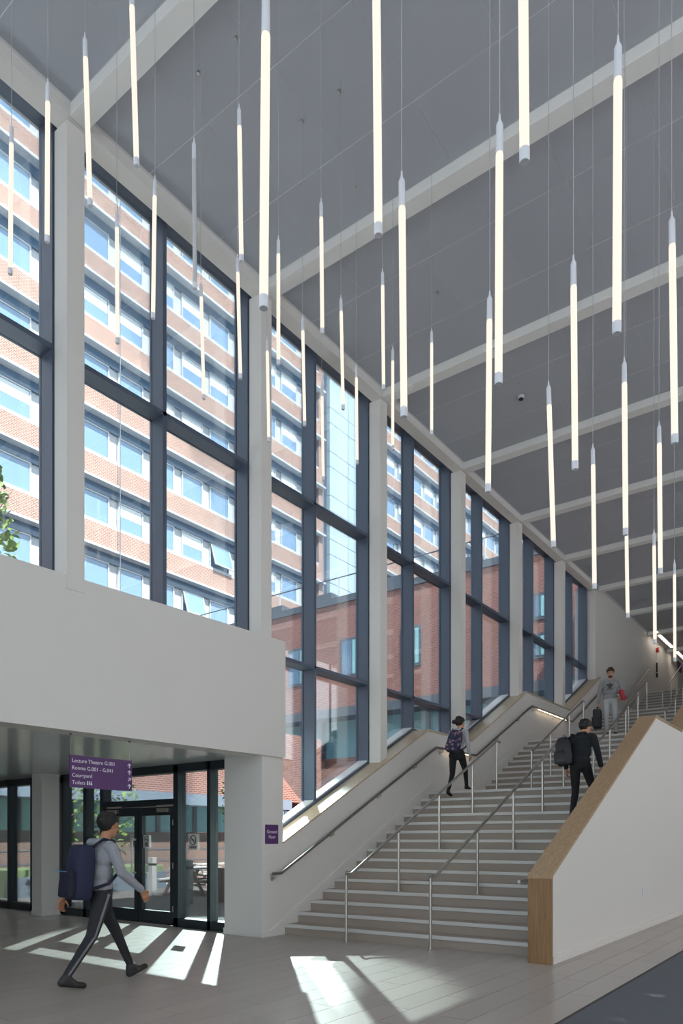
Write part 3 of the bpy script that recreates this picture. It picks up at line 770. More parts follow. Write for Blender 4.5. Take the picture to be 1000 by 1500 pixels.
# rainwater pipe and movement joint
MB().tube([(21.70, FY - 0.33, 0), (21.70, FY - 0.33, 37)], 0.022, 8).build('rainwater_pipe', 'coping', blk)
MB().box(38.15, 38.75, FY + 0.35, FY + 0.6, 0, 37.3).build('recess_strip', 'fascia', blk)
core = thing('stair_tower', (42, FY, 0), 'pale panelled stair tower rising between two lengths of the brick block', 'building')
cz = [3.0 * k for k in range(0, 13)]
for xa, xb in ((38.75, 40.9), (40.9, 43.1), (43.1, 45.4)):
    for za, zb in zip(cz, cz[1:]):
        for z0, z1 in ((za, za + 1.05), (za + 1.05, zb)):
            MB().box(xa + 0.02, xb - 0.02, FY - 0.15, FY + 0.1, z0 + 0.02, z1 - 0.02).build('cladding_panel', 'core', core)
MB().box(38.75, 45.4, FY + 0.1, FY + 6, 0, 36).build('tower_body', 'fascia', core)

# red brick wing closing the courtyard (faces the camera)
WX = 26.0
wing = thing('brick_wing', (WX, 19, 0), 'red brick wing with flat roof, dark coping and canopy band facing the stairs', 'building')
MB().box(WX, WX + 8, 8.32, 29.6, 7.35, 12.2).build('upper_wall', 'brick_red_y', wing)
MB().box(WX, WX + 8, 8.32, 29.6, 0, 5.2).build('lower_wall', 'brick_red_y', wing)
MB().box(WX + 0.6, WX + 8, 8.32, 29.6, 5.2, 7.1).build('glazed_storey', 'facglass_teal', wing)
MB().box(WX - 0.5, WX + 1, 8.5, 29.6, 6.98, 7.38).build('canopy_band', 'coping', wing)
MB().box(WX - 0.06, WX + 8.1, 8.45, 29.6, 12.2, 12.5).build('coping', 'coping', wing)
for y in (9.5, 12.3, 15.1, 17.9, 20.7, 23.5, 26.3):
    MB().box(WX + 0.45, WX + 0.62, y, y + 0.16, 5.2, 7.0).build('glazing_mullion', 'coping', wing)
for y0, y1, z0, z1 in ((21.5, 22.5, 8.75, 10.55), (18.45, 19.4, 8.8, 10.55), (15.2, 16.2, 8.8, 10.5), (9.75, 10.35, 9.75, 10.75), (9.75, 10.35, 8.3, 9.25), (24.5, 25.5, 8.75, 10.55)):
    wf = MB().box(WX - 0.03, WX + 0.05, y0, y1, z0, z1).build('window', 'coping', wing)
    MB().box(WX - 0.04, WX - 0.02, y0 + 0.12, y0 + 0.28, z0 + 0.12, z1 - 0.12).build('pane', 'facglass_teal', wf)
    MB().box(WX - 0.04, WX - 0.02, y0 + 0.36, y1 - 0.1, z0 + 0.12, z1 - 0.12).build('pane', 'facglass', wf)
for ya in (10.5, 13.0, 16.0, 20.0, 23.0):
    MB().box(WX + 0.1, WX + 1.0, ya, ya + 1.3, 12.5, 12.85).build('roof_upstand', 'coping', wing)
rl = MB().tube([(WX + 0.15, 8.6, 13.45), (WX + 0.15, 29.4, 13.45)], 0.03, 8).build('roof_rail', 'coping', wing)
for k in range(12):
    y = 8.8 + k * 1.8
    MB().tube([(WX + 0.15, y, 12.5), (WX + 0.15, y, 13.45)], 0.035, 8).build('rail_post', 'facwhite', wing)

# low courtyard building under the block, brick over brown cladding
low = thing('courtyard_building', (14, 20, 0), 'low brick courtyard building with blue fascia, teal glazing and brown cladding', 'building')
LY = 20.0
MB().box(-20, 18.6, LY, 27, 3.1, 9.2).build('upper_wall', 'brick_red_x', low)
MB().box(-20, 18.7, LY - 0.06, 27, 9.2, 9.45).build('coping', 'coping', low)
MB().box(-20, 22.5, LY - 0.7, LY + 1, 2.72, 3.12).build('fascia', 'fascia', low)
MB().box(-20, 25.4, LY + 0.2, LY + 0.6, 0, 1.76).build('brown_cladding', 'brownclad', low)
MB().box(18.6, 25.4, LY + 0.05, LY + 5, 3.1, 6.0).build('link_wall', 'brick_red_x', low)
x = -4.0
while x < 23.5:
    MB().box(x, x + 1.55, LY + 0.25, LY + 0.32, 1.78, 2.70).build('teal_pane', 'facglass_teal', low)
    MB().box(x + 1.55, x + 1.7, LY + 0.15, LY + 0.35, 1.76, 2.72).build('glazing_mullion', 'coping', low)
    x += 1.7
for z in (0.35, 0.75, 1.15, 1.5):
    MB().box(-20, 25.4, LY + 0.185, LY + 0.21, z, z + 0.03).build('cladding_joint', 'coping', low)

# bollards, picnic tables, planters, lawn, trees
for (x, y), lab in (((12.37, 15.55), 'pale timber bollard behind the open door handle'), ((11.42, 13.03), 'pale timber bollard in front of the courtyard bench')):
    b = thing('bollard', (x, y, -0.03), lab, 'bollard', rz=0.2)
    MB().box(-0.09, 0.09, -0.09, 0.09, 0, 1.05).build('post', 'timbergrey', b, local=True, bevel=0.012)
    MB().box(-0.092, 0.092, -0.092, 0.092, 0.84, 0.90).build('band', 'darksteel', b, local=True)
def picnic(x, y, rz, lab):
    b = thing('picnic_table', (x, y, -0.03), lab, 'table', rz=rz)
    for k in range(5):
        MB().box(-0.9, 0.9, -0.36 + k * 0.146, -0.36 + k * 0.146 + 0.135, 0.72, 0.76).build('table_slat', 'timbergrey', b, local=True)
    for sy_ in (-0.78, 0.60):
        for k in range(2):
            MB().box(-0.9, 0.9, sy_ + k * 0.1, sy_ + k * 0.1 + 0.09, 0.43, 0.47).build('bench_slat', 'timbergrey', b, local=True)
    for xx in (-0.7, 0.62):
        MB().box(xx, xx + 0.08, -0.75, 0.75, 0.37, 0.43).build('cross_beam', 'brownclad', b, local=True)
        for sgn in (-1, 1):
            MB().tube([(xx + 0.04, sgn * 0.25, 0.72), (xx + 0.04, sgn * 0.62, 0.0)], 0.045, 6).build('leg', 'brownclad', b, local=True)
picnic(13.6, 15.2, 0.35, 'grey timber picnic table standing beside the nearer bollard')
picnic(16.4, 17.4, -0.2, 'grey timber picnic table in front of the brown cladding')
pl = thing('planter', (12.6, 12.4, -0.03), 'tall brown planter box with a young tree beside the pier', 'planter')
for k in range(6):
    MB().box(-0.5 + k * 0.168, -0.5 + k * 0.168 + 0.16, -0.52, -0.49, 0, 0.85).build('board', 'brownclad', pl, local=True)
    MB().box(-0.53, -0.50, -0.5 + k * 0.168, -0.5 + k * 0.168 + 0.16, 0, 0.85).build('board', 'brownclad', pl, local=True)
MB().box(-0.5, 0.5, -0.49, 0.5, 0, 0.82).build('liner', 'coping', pl, local=True)
hd = thing('lawn_bank', (10.6, 17.6, -0.03), 'raised green lawn bank with grey edging outside the lobby glazing', 'lawn')
MB().box(-1.0, 4.0, 0.2, 1.6, 0, 0.75).build('turf', 'grass', hd, local=True, bevel=0.03)
MB().box(-1.05, 4.05, 0.1, 0.2, 0, 0.55).build('edging', 'coping', hd, local=True)
def tree(x, y, h, cr, n, label, z0=-0.03, crown=0.45, seed=1):
    rn = random.Random(seed)
    t = thing('young_tree', (x, y, z0), label, 'tree')
    MB().tube([(0, 0, 0), (0.03, 0.02, h * 0.35), (-0.02, 0.03, h * 0.7), (0, 0, h * 0.95)], 0.045 * h / 3.5, 8, 0.012).build('trunk', 'bark', t, local=True, smooth=True)
    for k in range(7):
        a = rn.uniform(0, 6.28); zz = h * (0.35 + 0.08 * k)
        MB().tube([(0, 0, zz), (cr * 0.5 * math.cos(a), cr * 0.5 * math.sin(a), zz + h * 0.1), (cr * 0.85 * math.cos(a), cr * 0.85 * math.sin(a), zz + h * 0.17)], 0.02, 5, 0.006).build('branch', 'bark', t, local=True)
    mb = MB()
    for k in range(n):
        a = rn.uniform(0, 6.28); u = rn.random(); rr = cr * math.sqrt(rn.random()) * (0.5 + 0.5 * math.sin(math.pi * u))
        c = Vector((rr * math.cos(a), rr * math.sin(a), h * (1 - crown) + h * crown * 1.05 * u))
        e = Euler((rn.uniform(-1, 1), rn.uniform(-1, 1), rn.uniform(0, 6.28))).to_matrix(); s = rn.uniform(0.05, 0.09) * (h / 3.5) ** 0.5
        pts = [(-s, 0, 0), (-s * 0.3, -s * 0.5, 0.02), (s * 0.5, -s * 0.4, 0.01), (s * 1.1, 0, -0.02), (s * 0.5, s * 0.4, 0.01), (-s * 0.3, s * 0.5, 0.02)]
        mb.add([c + e @ Vector(q) for q in pts], [(0, 1, 2, 3), (0, 3, 4, 5)])
    lf = mb.build('foliage', 'leaf', t, local=True); lf['kind'] = 'stuff'
tree(12.6, 12.4, 2.5, 0.55, 420, 'young leafy tree growing in the brown planter', 0.79, 0.75, 2)
tree(11.6, 16.4, 3.6, 0.8, 420, 'slender young tree seen through the door glass', -0.03, 0.7, 3)
tree(10.2, 16.3, 3.2, 0.6, 220, 'slender young tree outside the glazing beside the lobby column', -0.03, 0.6, 5)
tree(8.75, 17.9, 10.6, 1.25, 1500, 'tall green tree in the courtyard rising past the far window', -0.03, 0.55, 8)

# ------------------------------------------------------------------ people
M['skin'] = mat('skin', srgb(196, 146, 118), 0.5, var=0.05, scale=20)
M['skin_tan'] = mat('skin_tan', srgb(178, 126, 94), 0.5, var=0.05, scale=20)
M['hoodie_grey'] = mat('grey_hoodie', srgb(150, 152, 158), 0.9, var=0.08, scale=18, bump=0.25, bscale=70)
M['hoodie_pale'] = mat('pale_grey_hoodie', srgb(172, 172, 174), 0.9, var=0.06, scale=18, bump=0.25, bscale=70)
M['sweat_grey'] = mat('mid_grey_sweatshirt', srgb(146, 146, 148), 0.9, var=0.06, scale=18, bump=0.25, bscale=70)
M['joggers'] = mat('light_grey_joggers', srgb(186, 188, 190), 0.9, var=0.06, scale=18, bump=0.25, bscale=60)
M['dark_trouser'] = mat('charcoal_trousers', srgb(42, 42, 46), 0.85, var=0.1, scale=18, bump=0.2, bscale=60)
M['stripe'] = mat('grey_side_stripe', srgb(120, 120, 124), 0.85)
M['black_cloth'] = mat('black_cloth', srgb(26, 27, 30), 0.9, var=0.1, scale=18, bump=0.25, bscale=60)
M['shoe'] = mat('dark_shoe', srgb(46, 44, 44), 0.6, var=0.1)
M['shoe_black'] = mat('black_shoe', srgb(24, 23, 24), 0.6)
M['hair'] = mat('black_hair', srgb(26, 22, 21), 0.6, var=0.25, scale=60, bump=0.5, bscale=120)
M['hair_brown'] = mat('brown_hair', srgb(58, 40, 34), 0.6, var=0.25, scale=60, bump=0.5, bscale=120)
M['navy'] = mat('navy_fabric', srgb(34, 38, 66), 0.8, var=0.12, scale=25, bump=0.2, bscale=90)
M['navy_dark'] = mat('dark_navy_fabric', srgb(24, 26, 44), 0.8, var=0.1, scale=25)
M['cyan'] = mat('cyan_trim', srgb(60, 150, 190), 0.6)
M['luggage'] = mat('black_luggage', srgb(30, 31, 34), 0.55, var=0.08, scale=20)
M['crimson'] = mat('crimson_folder', srgb(176, 28, 44), 0.5, var=0.08)
def floral(name):
    m, nt, b = new_mat(name); L = nt.links.new; N = nt.nodes.new
    tc = N('ShaderNodeTexCoord'); v = N('ShaderNodeTexVoronoi'); v.inputs['Scale'].default_value = 13
    L(tc.outputs['Object'], v.inputs[0])
    cr = N('ShaderNodeValToRGB'); e = cr.color_ramp.elements
    e[0].position = 0.0; e[0].color = srgb(206, 150, 164); e[1].position = 0.5; e[1].color = srgb(40, 46, 70)
    k = e.new(0.28); k.color = srgb(124, 92, 116)
    L(v.outputs['Distance'], cr.inputs[0]); L(cr.outputs[0], b.inputs['Base Color']); b.inputs['Roughness'].default_value = 0.85
    return m
M['floral'] = floral('floral_fabric')

def cap_mesh(mb, p0, p1, r0, r1, seg=14):
    p0, p1 = Vector(p0), Vector(p1); d = (p1 - p0); L = d.length; t = d.normalized() if L > 1e-6 else Vector((0, 0, 1))
    u = t.orthogonal().normalized(); k = t.cross(u); v = []; f = []
    prof = []
    for i in range(0, 5): a = math.pi / 2 * (1 - i / 4.0); prof.append((-math.sin(a) * r0, max(math.cos(a) * r0, r0 * 0.02)))
    for i in range(0, 5): a = math.pi / 2 * (i / 4.0); prof.append((L + math.sin(a) * r1, max(math.cos(a) * r1, r1 * 0.02)))
    for z, r in prof:
        for j in range(seg):
            a = 2 * math.pi * j / seg; v.append(p0 + t * z + (u * math.cos(a) + k * math.sin(a)) * r)
    n = len(prof)
    for i in range(n - 1):
        for j in range(seg): f.append((i * seg + j, i * seg + (j + 1) % seg, (i + 1) * seg + (j + 1) % seg, (i + 1) * seg + j))
    f.append(tuple(range(seg))[::-1]); f.append(tuple((n - 1) * seg + j for j in range(seg)))
    mb.add(v, f)

class Body:
    """one continuous skin grown round tapered limbs; each limb carries the cloth it wears"""
    def __init__(s): s.pr = []
    def cap(s, p0, p1, r0, r1, m): s.pr.append(('c', Vector(p0), Vector(p1), r0, r1, m))
    def ell(s, c, r, m, rot=(0, 0, 0)): s.pr.append(('e', Vector(c), Vector(r), Euler(rot).to_matrix(), 0, m))
    def hand(s, wrist, tip_dir, palm_n, m, side, curl=0.5, scale=1.0):
        # wrist position, pointing direction, palm normal; five unequal bent fingers
        w = Vector(wrist); t = Vector(tip_dir).normalized(); n = Vector(palm_n); n = (n - t * n.dot(t)).normalized(); a = t.cross(n) * side
        q = scale
        s.cap(w, w + t * 0.035 * q, 0.026 * q, 0.026 * q, m)
        for o in (-0.028, -0.010, 0.010, 0.027):
            s.cap(w + t * 0.02 * q + a * o * 0.6 * q, w + t * 0.085 * q + a * o * q, 0.017 * q, 0.0145 * q, m)
        for o, L in ((-0.030, 0.066), (-0.0105, 0.078), (0.0105, 0.084), (0.0305, 0.074)):
            b = w + t * 0.09 * q + a * o * q
            d1 = (t * math.cos(curl * 0.6) + n * math.sin(curl * 0.6)); d2 = (t * math.cos(curl * 1.5) + n * math.sin(curl * 1.5)); d3 = (t * math.cos(curl * 2.2) + n * math.sin(curl * 2.2))
            p1 = b + d1 * L * 0.42 * q; p2 = p1 + d2 * L * 0.34 * q; p3 = p2 + d3 * L * 0.24 * q
            s.cap(b, p1, 0.0100 * q, 0.0095 * q, m); s.cap(p1, p2, 0.0095 * q, 0.009 * q, m); s.cap(p2, p3, 0.009 * q, 0.0082 * q, m)
        b = w + t * 0.025 * q + a * 0.026 * q
        d = (t * 0.62 + a * 0.62 + n * 0.45).normalized(); p1 = b + d * 0.045 * q; p2 = p1 + (t * 0.85 + a * 0.2 + n * 0.5).normalized() * 0.034 * q
        s.cap(b, p1, 0.0135 * q, 0.0112 * q, m); s.cap(p1, p2, 0.0112 * q, 0.0095 * q, m)
    def head(s, c, yaw, pitch, m, hairm=None):
        # skull, jaw, brow, nose, lips, ears; +x is the face
        Rm = Euler((0, pitch, yaw)).to_matrix(); c = Vector(c)
        P = lambda x, y, z: c + Rm @ Vector((x, y, z))
        s.pr.append(('e', P(-0.008, 0, 0.025), Vector((0.098, 0.076, 0.098)), Rm, 0, m))
        s.pr.append(('e', P(0.020, 0, -0.045), Vector((0.070, 0.060, 0.078)), Rm, 0, m))
        s.cap(P(0.088, 0, 0.018), P(0.104, 0, -0.024), 0.010, 0.0145, m)
        s.cap(P(0.086, -0.012, -0.026), P(0.086, 0.012, -0.026), 0.011, 0.011, m)
        s.cap(P(0.080, -0.018, -0.058), P(0.080, 0.018, -0.058), 0.0095, 0.0095, m)
        s.cap(P(0.062, -0.012, -0.098), P(0.062, 0.012, -0.098), 0.019, 0.019, m)
        s.cap(P(0.082, -0.040, 0.022), P(0.086, -0.012, 0.026), 0.010, 0.009, m); s.cap(P(0.086, 0.012, 0.026), P(0.082, 0.040, 0.022), 0.009, 0.010, m)
        for e in (-1, 1):
            s.cap(P(-0.004, e * 0.076, 0.020), P(0.000, e * 0.076, -0.022), 0.015, 0.010, m)
        return P, Rm
    def foot(s, ank, heel, toe, r, m):
        ank, heel, toe = Vector(ank), Vector(heel), Vector(toe)
        s.cap(ank, heel, r * 1.05, r * 0.85, m); s.cap(heel, toe, r * 0.85, r * 0.62, m); s.cap(ank, heel.lerp(toe, 0.62), r, r * 0.72, m)
        sd = (toe - heel).cross(Vector((0, 0, 1))).normalized() * r * 0.45
        s.cap(heel.lerp(toe, 0.55) + sd, toe + sd * 0.6, r * 0.6, r * 0.55, m); s.cap(heel.lerp(toe, 0.55) - sd, toe - sd * 0.6, r * 0.6, r * 0.55, m)
    def build(s, parent, vox=0.0075, name='body'):
        mb = MB()
        for p in s.pr:
            if p[0] == 'c': cap_mesh(mb, p[1], p[2], p[3], p[4])
            else: mb.ell(p[1], p[2], p[3], 20, 14)
        o = mb.build('tmp_body', None)
        md = o.modifiers.new('r', 'REMESH'); md.mode = 'VOXEL'; md.voxel_size = vox
        sm = o.modifiers.new('s', 'SMOOTH'); sm.factor = 0.5; sm.iterations = 3
        dg = bpy.context.evaluated_depsgraph_get(); me = bpy.data.meshes.new_from_object(o.evaluated_get(dg))
        bpy.data.objects.remove(o)
        names = []
        for p in s.pr:
            if p[5] not in names: names.append(p[5])
        me.materials.clear()
        for n in names: me.materials.append(M[n])
        nf = len(me.polygons); c = np.empty(nf * 3); me.polygons.foreach_get('center', c); c = c.reshape(-1, 3)
        best = np.full(nf, 1e9); idx = np.zeros(nf, dtype=np.int32)
        for p in s.pr:
            if p[0] == 'c':
                a, b = np.array(p[1]), np.array(p[2]); ab = b - a; L2_ = max(1e-9, ab @ ab)
                t = np.clip(((c - a) @ ab) / L2_, 0, 1); d = np.linalg.norm(c - a - t[:, None] * ab, axis=1) - (p[3] + (p[4] - p[3]) * t)
            else:
                q = (c - np.array(p[1])) @ np.array(p[3]); r = np.array(p[2]); d = (np.linalg.norm(q / r, axis=1) - 1) * r.min()
            k = d < best; best[k] = d[k]; idx[k] = names.index(p[5])
        me.polygons.foreach_set('material_index', idx); me.polygons.foreach_set('use_smooth', [True] * nf); me.update()
        me.name = name
        return link(name, me, None, parent, local=True)

def hair_mesh(P, Rm, parent, m, long=False, bun=False, seed=1):
    from mathutils import noise
    mb = MB(); inv = Rm.transposed()
    mb.ell(P(-0.020, 0, 0.036), (0.110, 0.092, 0.104), Rm, 44, 30)
    me = mb.mesh('hair'); bm = bmesh.new(); bm.from_mesh(me)
    for v in bm.verts:                      # hair line over brow, ears and nape; tufts on top
        q = inv @ (v.co - P(0, 0, 0))
        k = min(1, max(0, (q.x + 0.045) / 0.10)); k = k * k * (3 - 2 * k)
        lim = -0.070 * (1 - k) + 0.056 * k
        n1 = noise.noise(Vector((q.x * 28 + seed, q.y * 28, q.z * 22))); n2 = noise.noise(Vector((q.x * 70, q.y * 70 + seed, q.z * 60)))
        g = 1 + (0.13 * n1 + 0.09 * n2) * (1.0 if q.z > 0.02 else 0.4) + (0.06 if q.z > 0.06 else 0.02)
        t = min(1, max(0, (lim + 0.012 * n1 - q.z) / 0.02))
        g = g * (1 - t) + 0.72 * t
        v.co = P(q.x * g, q.y * g, q.z * g)
    bm.to_mesh(me); bm.free()
    h = link('hair', me, m, parent, smooth=True, local=True)
    if bun:
        b = MB().ell(P(-0.172, 0, -0.012), (0.050, 0.050, 0.046), Rm, 14, 10).build('hair_bun', m, h, smooth=True, local=True)
        MB().tube([P(-0.140, 0.034 * math.cos(a * math.pi / 5), -0.004 + 0.034 * math.sin(a * math.pi / 5)) for a in range(11)], 0.007, 6).build('hair_tie', 'crimson', h, local=True)
    return h
def eyes(P, parent, brow='hair'):
    for e in (-1, 1):
        MB().ell(P(0.0835, e * 0.031, 0.004), (0.010, 0.014, 0.008), None, 10, 8).build('eye', 'ink', parent, smooth=True, local=True)
        MB().tube([P(0.094, e * 0.016, 0.028), P(0.091, e * 0.034, 0.033), P(0.082, e * 0.048, 0.027)], 0.004, 6).build('eyebrow', brow, parent, local=True)
    MB().tube([P(0.094, -0.022, -0.050), P(0.0985, 0, -0.049), P(0.094, 0.022, -0.050)], 0.0045, 6).build('lips', 'lip', parent, local=True)
M['lip'] = mat('lip', srgb(150, 92, 84), 0.5)

def soft_box(w, d, h, taper=0.85, n=1):
    mb = MB(); v = []
    zs = [0, 0.06, 0.25, 0.5, 0.75, 0.93, 1.0]; sc = [0.80, 0.97, 1.0, 1.0, 0.95, taper, taper * 0.72]
    seg = 20; f = []
    for z, k in zip(zs, sc):
        for j in range(seg):
            a = 2 * math.pi * j / seg; ca, sa = math.cos(a), math.sin(a)
            x = math.copysign(abs(ca) ** 0.5, ca) * d / 2 * k; y = math.copysign(abs(sa) ** 0.5, sa) * w / 2 * k
            v.append((x, y, z * h))
    for i in range(len(zs) - 1):
        for j in range(seg): f.append((i * seg + j, i * seg + (j + 1) % seg, (i + 1) * seg + (j + 1) % seg, (i + 1) * seg + j))
    f.append(tuple(range(seg))[::-1]); f.append(tuple((len(zs) - 1) * seg + j for j in range(seg)))
    return mb.add(v, f)

# --- person 1: striding across the hall with a navy backpack
w1 = thing('person', (4.47, 6.46, 0), 'person in grey hoodie and charcoal striped trousers striding across the hall', 'person', rz=R_(-5))
B = Body(); H_, T_, S_, K_ = 'hoodie_grey', 'dark_trouser', 'shoe', 'skin_tan'
B.ell((0, 0, 0.95), (0.115, 0.165, 0.12), T_)
B.ell((-0.005, 0, 1.03), (0.125, 0.172, 0.10), H_); B.ell((0.0, 0, 1.16), (0.120, 0.165, 0.15), H_, (0, 0.08, 0)); B.ell((0.02, 0, 1.32), (0.125, 0.185, 0.15), H_, (0, 0.12, 0))
B.cap((0.03, -0.15, 1.425), (0.03, 0.15, 1.425), 0.066, 0.066, H_)
B.cap((0.035, 0, 1.44), (0.075, 0, 1.55), 0.060, 0.055, K_); B.ell((0.0, 0, 1.465), (0.085, 0.11, 0.055), H_, (0, -0.3, 0)); B.cap((-0.06, -0.07, 1.47), (-0.06, 0.07, 1.47), 0.045, 0.045, H_)
P1, R1 = B.head((0.105, 0, 1.645), -0.05, 0.16, K_)
# trailing right leg with side stripe, leading left leg
B.cap((-0.01, -0.09, 0.92), (-0.14, -0.095, 0.52), 0.092, 0.062, T_); B.cap((-0.14, -0.095, 0.52), (-0.40, -0.09, 0.16), 0.060, 0.042, T_)
B.cap((0.0, -0.168, 0.93), (-0.135, -0.145, 0.52), 0.020, 0.016, 'stripe'); B.cap((-0.135, -0.145, 0.52), (-0.40, -0.122, 0.17), 0.016, 0.013, 'stripe')
B.foot((-0.415, -0.09, 0.125), (-0.455, -0.09, 0.092), (-0.235, -0.10, 0.036), 0.050, S_)
B.cap((0.02, 0.09, 0.92), (0.235, 0.09, 0.53), 0.090, 0.060, T_); B.cap((0.235, 0.09, 0.53), (0.40, 0.085, 0.17), 0.058, 0.042, T_)
B.foot((0.415, 0.085, 0.115), (0.405, 0.085, 0.045), (0.60, 0.09, 0.100), 0.048, S_)
# right arm forward, left arm back
B.cap((0.03, -0.195, 1.41), (0.10, -0.26, 1.16), 0.064, 0.052, H_); B.cap((0.10, -0.26, 1.16), (0.325, -0.25, 0.985), 0.052, 0.040, H_)
B.hand((0.345, -0.25, 0.965), (0.55, 0.05, -0.83), (0.1, 1, 0.1), K_, 1, 0.55)
B.cap((0.03, 0.195, 1.41), (-0.13, 0.26, 1.17), 0.062, 0.050, H_); B.cap((-0.13, 0.26, 1.17), (-0.27, 0.24, 0.93), 0.050, 0.040, H_)
B.hand((-0.28, 0.24, 0.91), (-0.2, 0.0, -0.95), (0, -1, 0.1), K_, -1, 0.6)
B.build(w1, 0.0065); hair_mesh(P1, R1, w1, 'hair', seed=2); eyes(P1, w1)
bp = thing('backpack', (4.47, 6.46, 0.92), 'navy backpack worn by the person striding across the hall', 'backpack', rz=R_(-5))
b1 = soft_box(0.31, 0.21, 0.56).build('bag', 'navy', bp, smooth=True, local=True); b1.location = (-0.245, 0, -0.03); b1.rotation_euler = (0, 0.10, 0)
b2 = soft_box(0.25, 0.09, 0.28).build('front_pocket', 'navy_dark', bp, smooth=True, local=True); b2.location = (-0.365, 0, 0.0); b2.rotation_euler = (0, 0.10, 0)
MB().box(-0.43, -0.425, -0.11, 0.11, 0.262, 0.268).build('zip', 'cyan', bp, local=True).location = (0.01, 0, 0)
for e in (-1, 1):
    MB().tube([(-0.14, e * 0.10, 0.50), (-0.02, e * 0.115, 0.585), (0.09, e * 0.12, 0.56), (0.155, e * 0.125, 0.40), (0.12, e * 0.165, 0.24), (0.0, e * 0.178, 0.13), (-0.16, e * 0.13, 0.08)], 0.017, 8).build('strap', 'navy_dark', bp, smooth=True, local=True)

# --- person 2: climbing to the first landing, floral backpack, hair bun
z14 = 14 * RISE + 0.003
w2 = thing('person', (12.62, 6.58, z14), 'person in pale grey hoodie and black leggings climbing to the first landing', 'person', rz=0.05); w2.scale = (0.94, 0.94, 0.94)
B = Body(); H_, T_, S_, K_ = 'hoodie_pale', 'black_cloth', 'shoe_black', 'skin'
B.ell((0.0, 0, 0.90), (0.118, 0.165, 0.13), T_); B.ell((-0.04, -0.07, 0.86), (0.10, 0.09, 0.10), T_); B.ell((-0.04, 0.07, 0.86), (0.10, 0.09, 0.10), T_)
B.ell((0.03, 0, 1.02), (0.108, 0.150, 0.12), H_); B.ell((0.05, 0, 1.17), (0.108, 0.150, 0.14), H_, (0, 0.15, 0)); B.ell((0.075, 0, 1.29), (0.108, 0.165, 0.12), H_, (0, 0.2, 0))
B.cap((0.085, -0.13, 1.37), (0.085, 0.13, 1.37), 0.058, 0.058, H_)
B.cap((0.09, 0, 1.38), (0.13, 0, 1.48), 0.048, 0.045, K_); B.cap((0.02, -0.06, 1.40), (0.02, 0.06, 1.40), 0.042, 0.042, H_)
P2, R2 = B.head((0.155, 0, 1.555), -0.35, 0.18, K_)
B.cap((0.0, 0.085, 0.88), (-0.03, 0.09, 0.48), 0.088, 0.056, T_); B.cap((-0.03, 0.09, 0.48), (-0.22, 0.09, 0.14), 0.054, 0.036, T_)
B.foot((-0.235, 0.09, 0.115), (-0.255, 0.09, 0.085), (-0.09, 0.09, 0.035), 0.040, S_)
B.cap((0.01, -0.085, 0.88), (0.20, -0.10, 0.58), 0.088, 0.058, T_); B.cap((0.20, -0.10, 0.58), (0.26, -0.10, 0.27), 0.056, 0.036, T_)
B.foot((0.26, -0.10, 0.245), (0.235, -0.10, RISE + 0.040), (0.42, -0.105, RISE + 0.036), 0.040, S_)
B.cap((0.085, 0.165, 1.36), (0.05, 0.22, 1.12), 0.054, 0.045, H_); B.cap((0.05, 0.22, 1.12), (0.16, 0.20, 0.92), 0.045, 0.035, H_)
B.hand((0.17, 0.20, 0.90), (0.5, 0, -0.85), (0, -1, 0), K_, -1, 0.6, 0.92)
B.cap((0.085, -0.165, 1.36), (0.03, -0.225, 1.11), 0.054, 0.045, H_); B.cap((0.03, -0.225, 1.11), (0.13, -0.23, 0.90), 0.045, 0.035, H_)
B.hand((0.14, -0.23, 0.88), (0.45, 0, -0.88), (0, 1, 0), K_, 1, 0.6, 0.92)
B.build(w2, 0.0075); hair_mesh(P2, R2, w2, 'hair', bun=True, seed=5); eyes(P2, w2)
bp = thing('backpack', (12.62, 6.58, z14 + 0.893), 'pink and navy floral backpack worn by the person climbing the stairs', 'backpack', rz=0.05); bp.scale = (0.94, 0.94, 0.94)
b1 = soft_box(0.30, 0.18, 0.46).build('bag', 'floral', bp, smooth=True, local=True); b1.location = (-0.17, 0.03, -0.02); b1.rotation_euler = (R_(8), 0.22, 0)
b2 = soft_box(0.24, 0.08, 0.22).build('front_pocket', 'floral', bp, smooth=True, local=True); b2.location = (-0.275, 0.03, 0.0); b2.rotation_euler = (R_(8), 0.22, 0)
for e in (-1, 1):
    MB().tube([(-0.05, e * 0.09, 0.42), (0.04, e * 0.11, 0.482), (0.13, e * 0.115, 0.44), (0.185, e * 0.12, 0.30), (0.14, e * 0.158, 0.14), (0.02, e * 0.165, 0.06), (-0.10, e * 0.13, 0.02)], 0.014, 8).build('strap', 'navy', bp, smooth=True, local=True)

# --- person 3: in black, climbing beside the oak capping
z12 = 11 * RISE + 0.003
w3 = thing('person', (12.06, 3.98, z12), 'person all in black with a dark rucksack climbing beside the oak capping', 'person', rz=-0.12)
B = Body(); H_, T_, S_, K_ = 'black_cloth', 'dark_trouser', 'shoe_black', 'skin'
M['jumper'] = mat('black_jumper', srgb(30, 33, 36), 0.95, var=0.1, scale=20, bump=0.3, bscale=60)
H_ = 'jumper'; T_ = 'black_cloth'
B.ell((0, 0, 0.92), (0.115, 0.165, 0.12), T_); B.ell((0.0, 0, 1.00), (0.122, 0.180, 0.10), H_); B.ell((0.02, 0, 1.14), (0.122, 0.182, 0.15), H_, (0, 0.1, 0)); B.ell((0.05, 0, 1.29), (0.125, 0.205, 0.14), H_, (0, 0.2, 0))
B.cap((0.07, -0.165, 1.385), (0.07, 0.165, 1.385), 0.068, 0.068, H_)
B.cap((0.07, 0, 1.40), (0.125, 0, 1.49), 0.058, 0.053, K_); B.cap((0.055, -0.05, 1.445), (0.055, 0.05, 1.445), 0.045, 0.045, H_)
P3, R3 = B.head((0.165, -0.012, 1.565), -0.55, 0.42, K_)
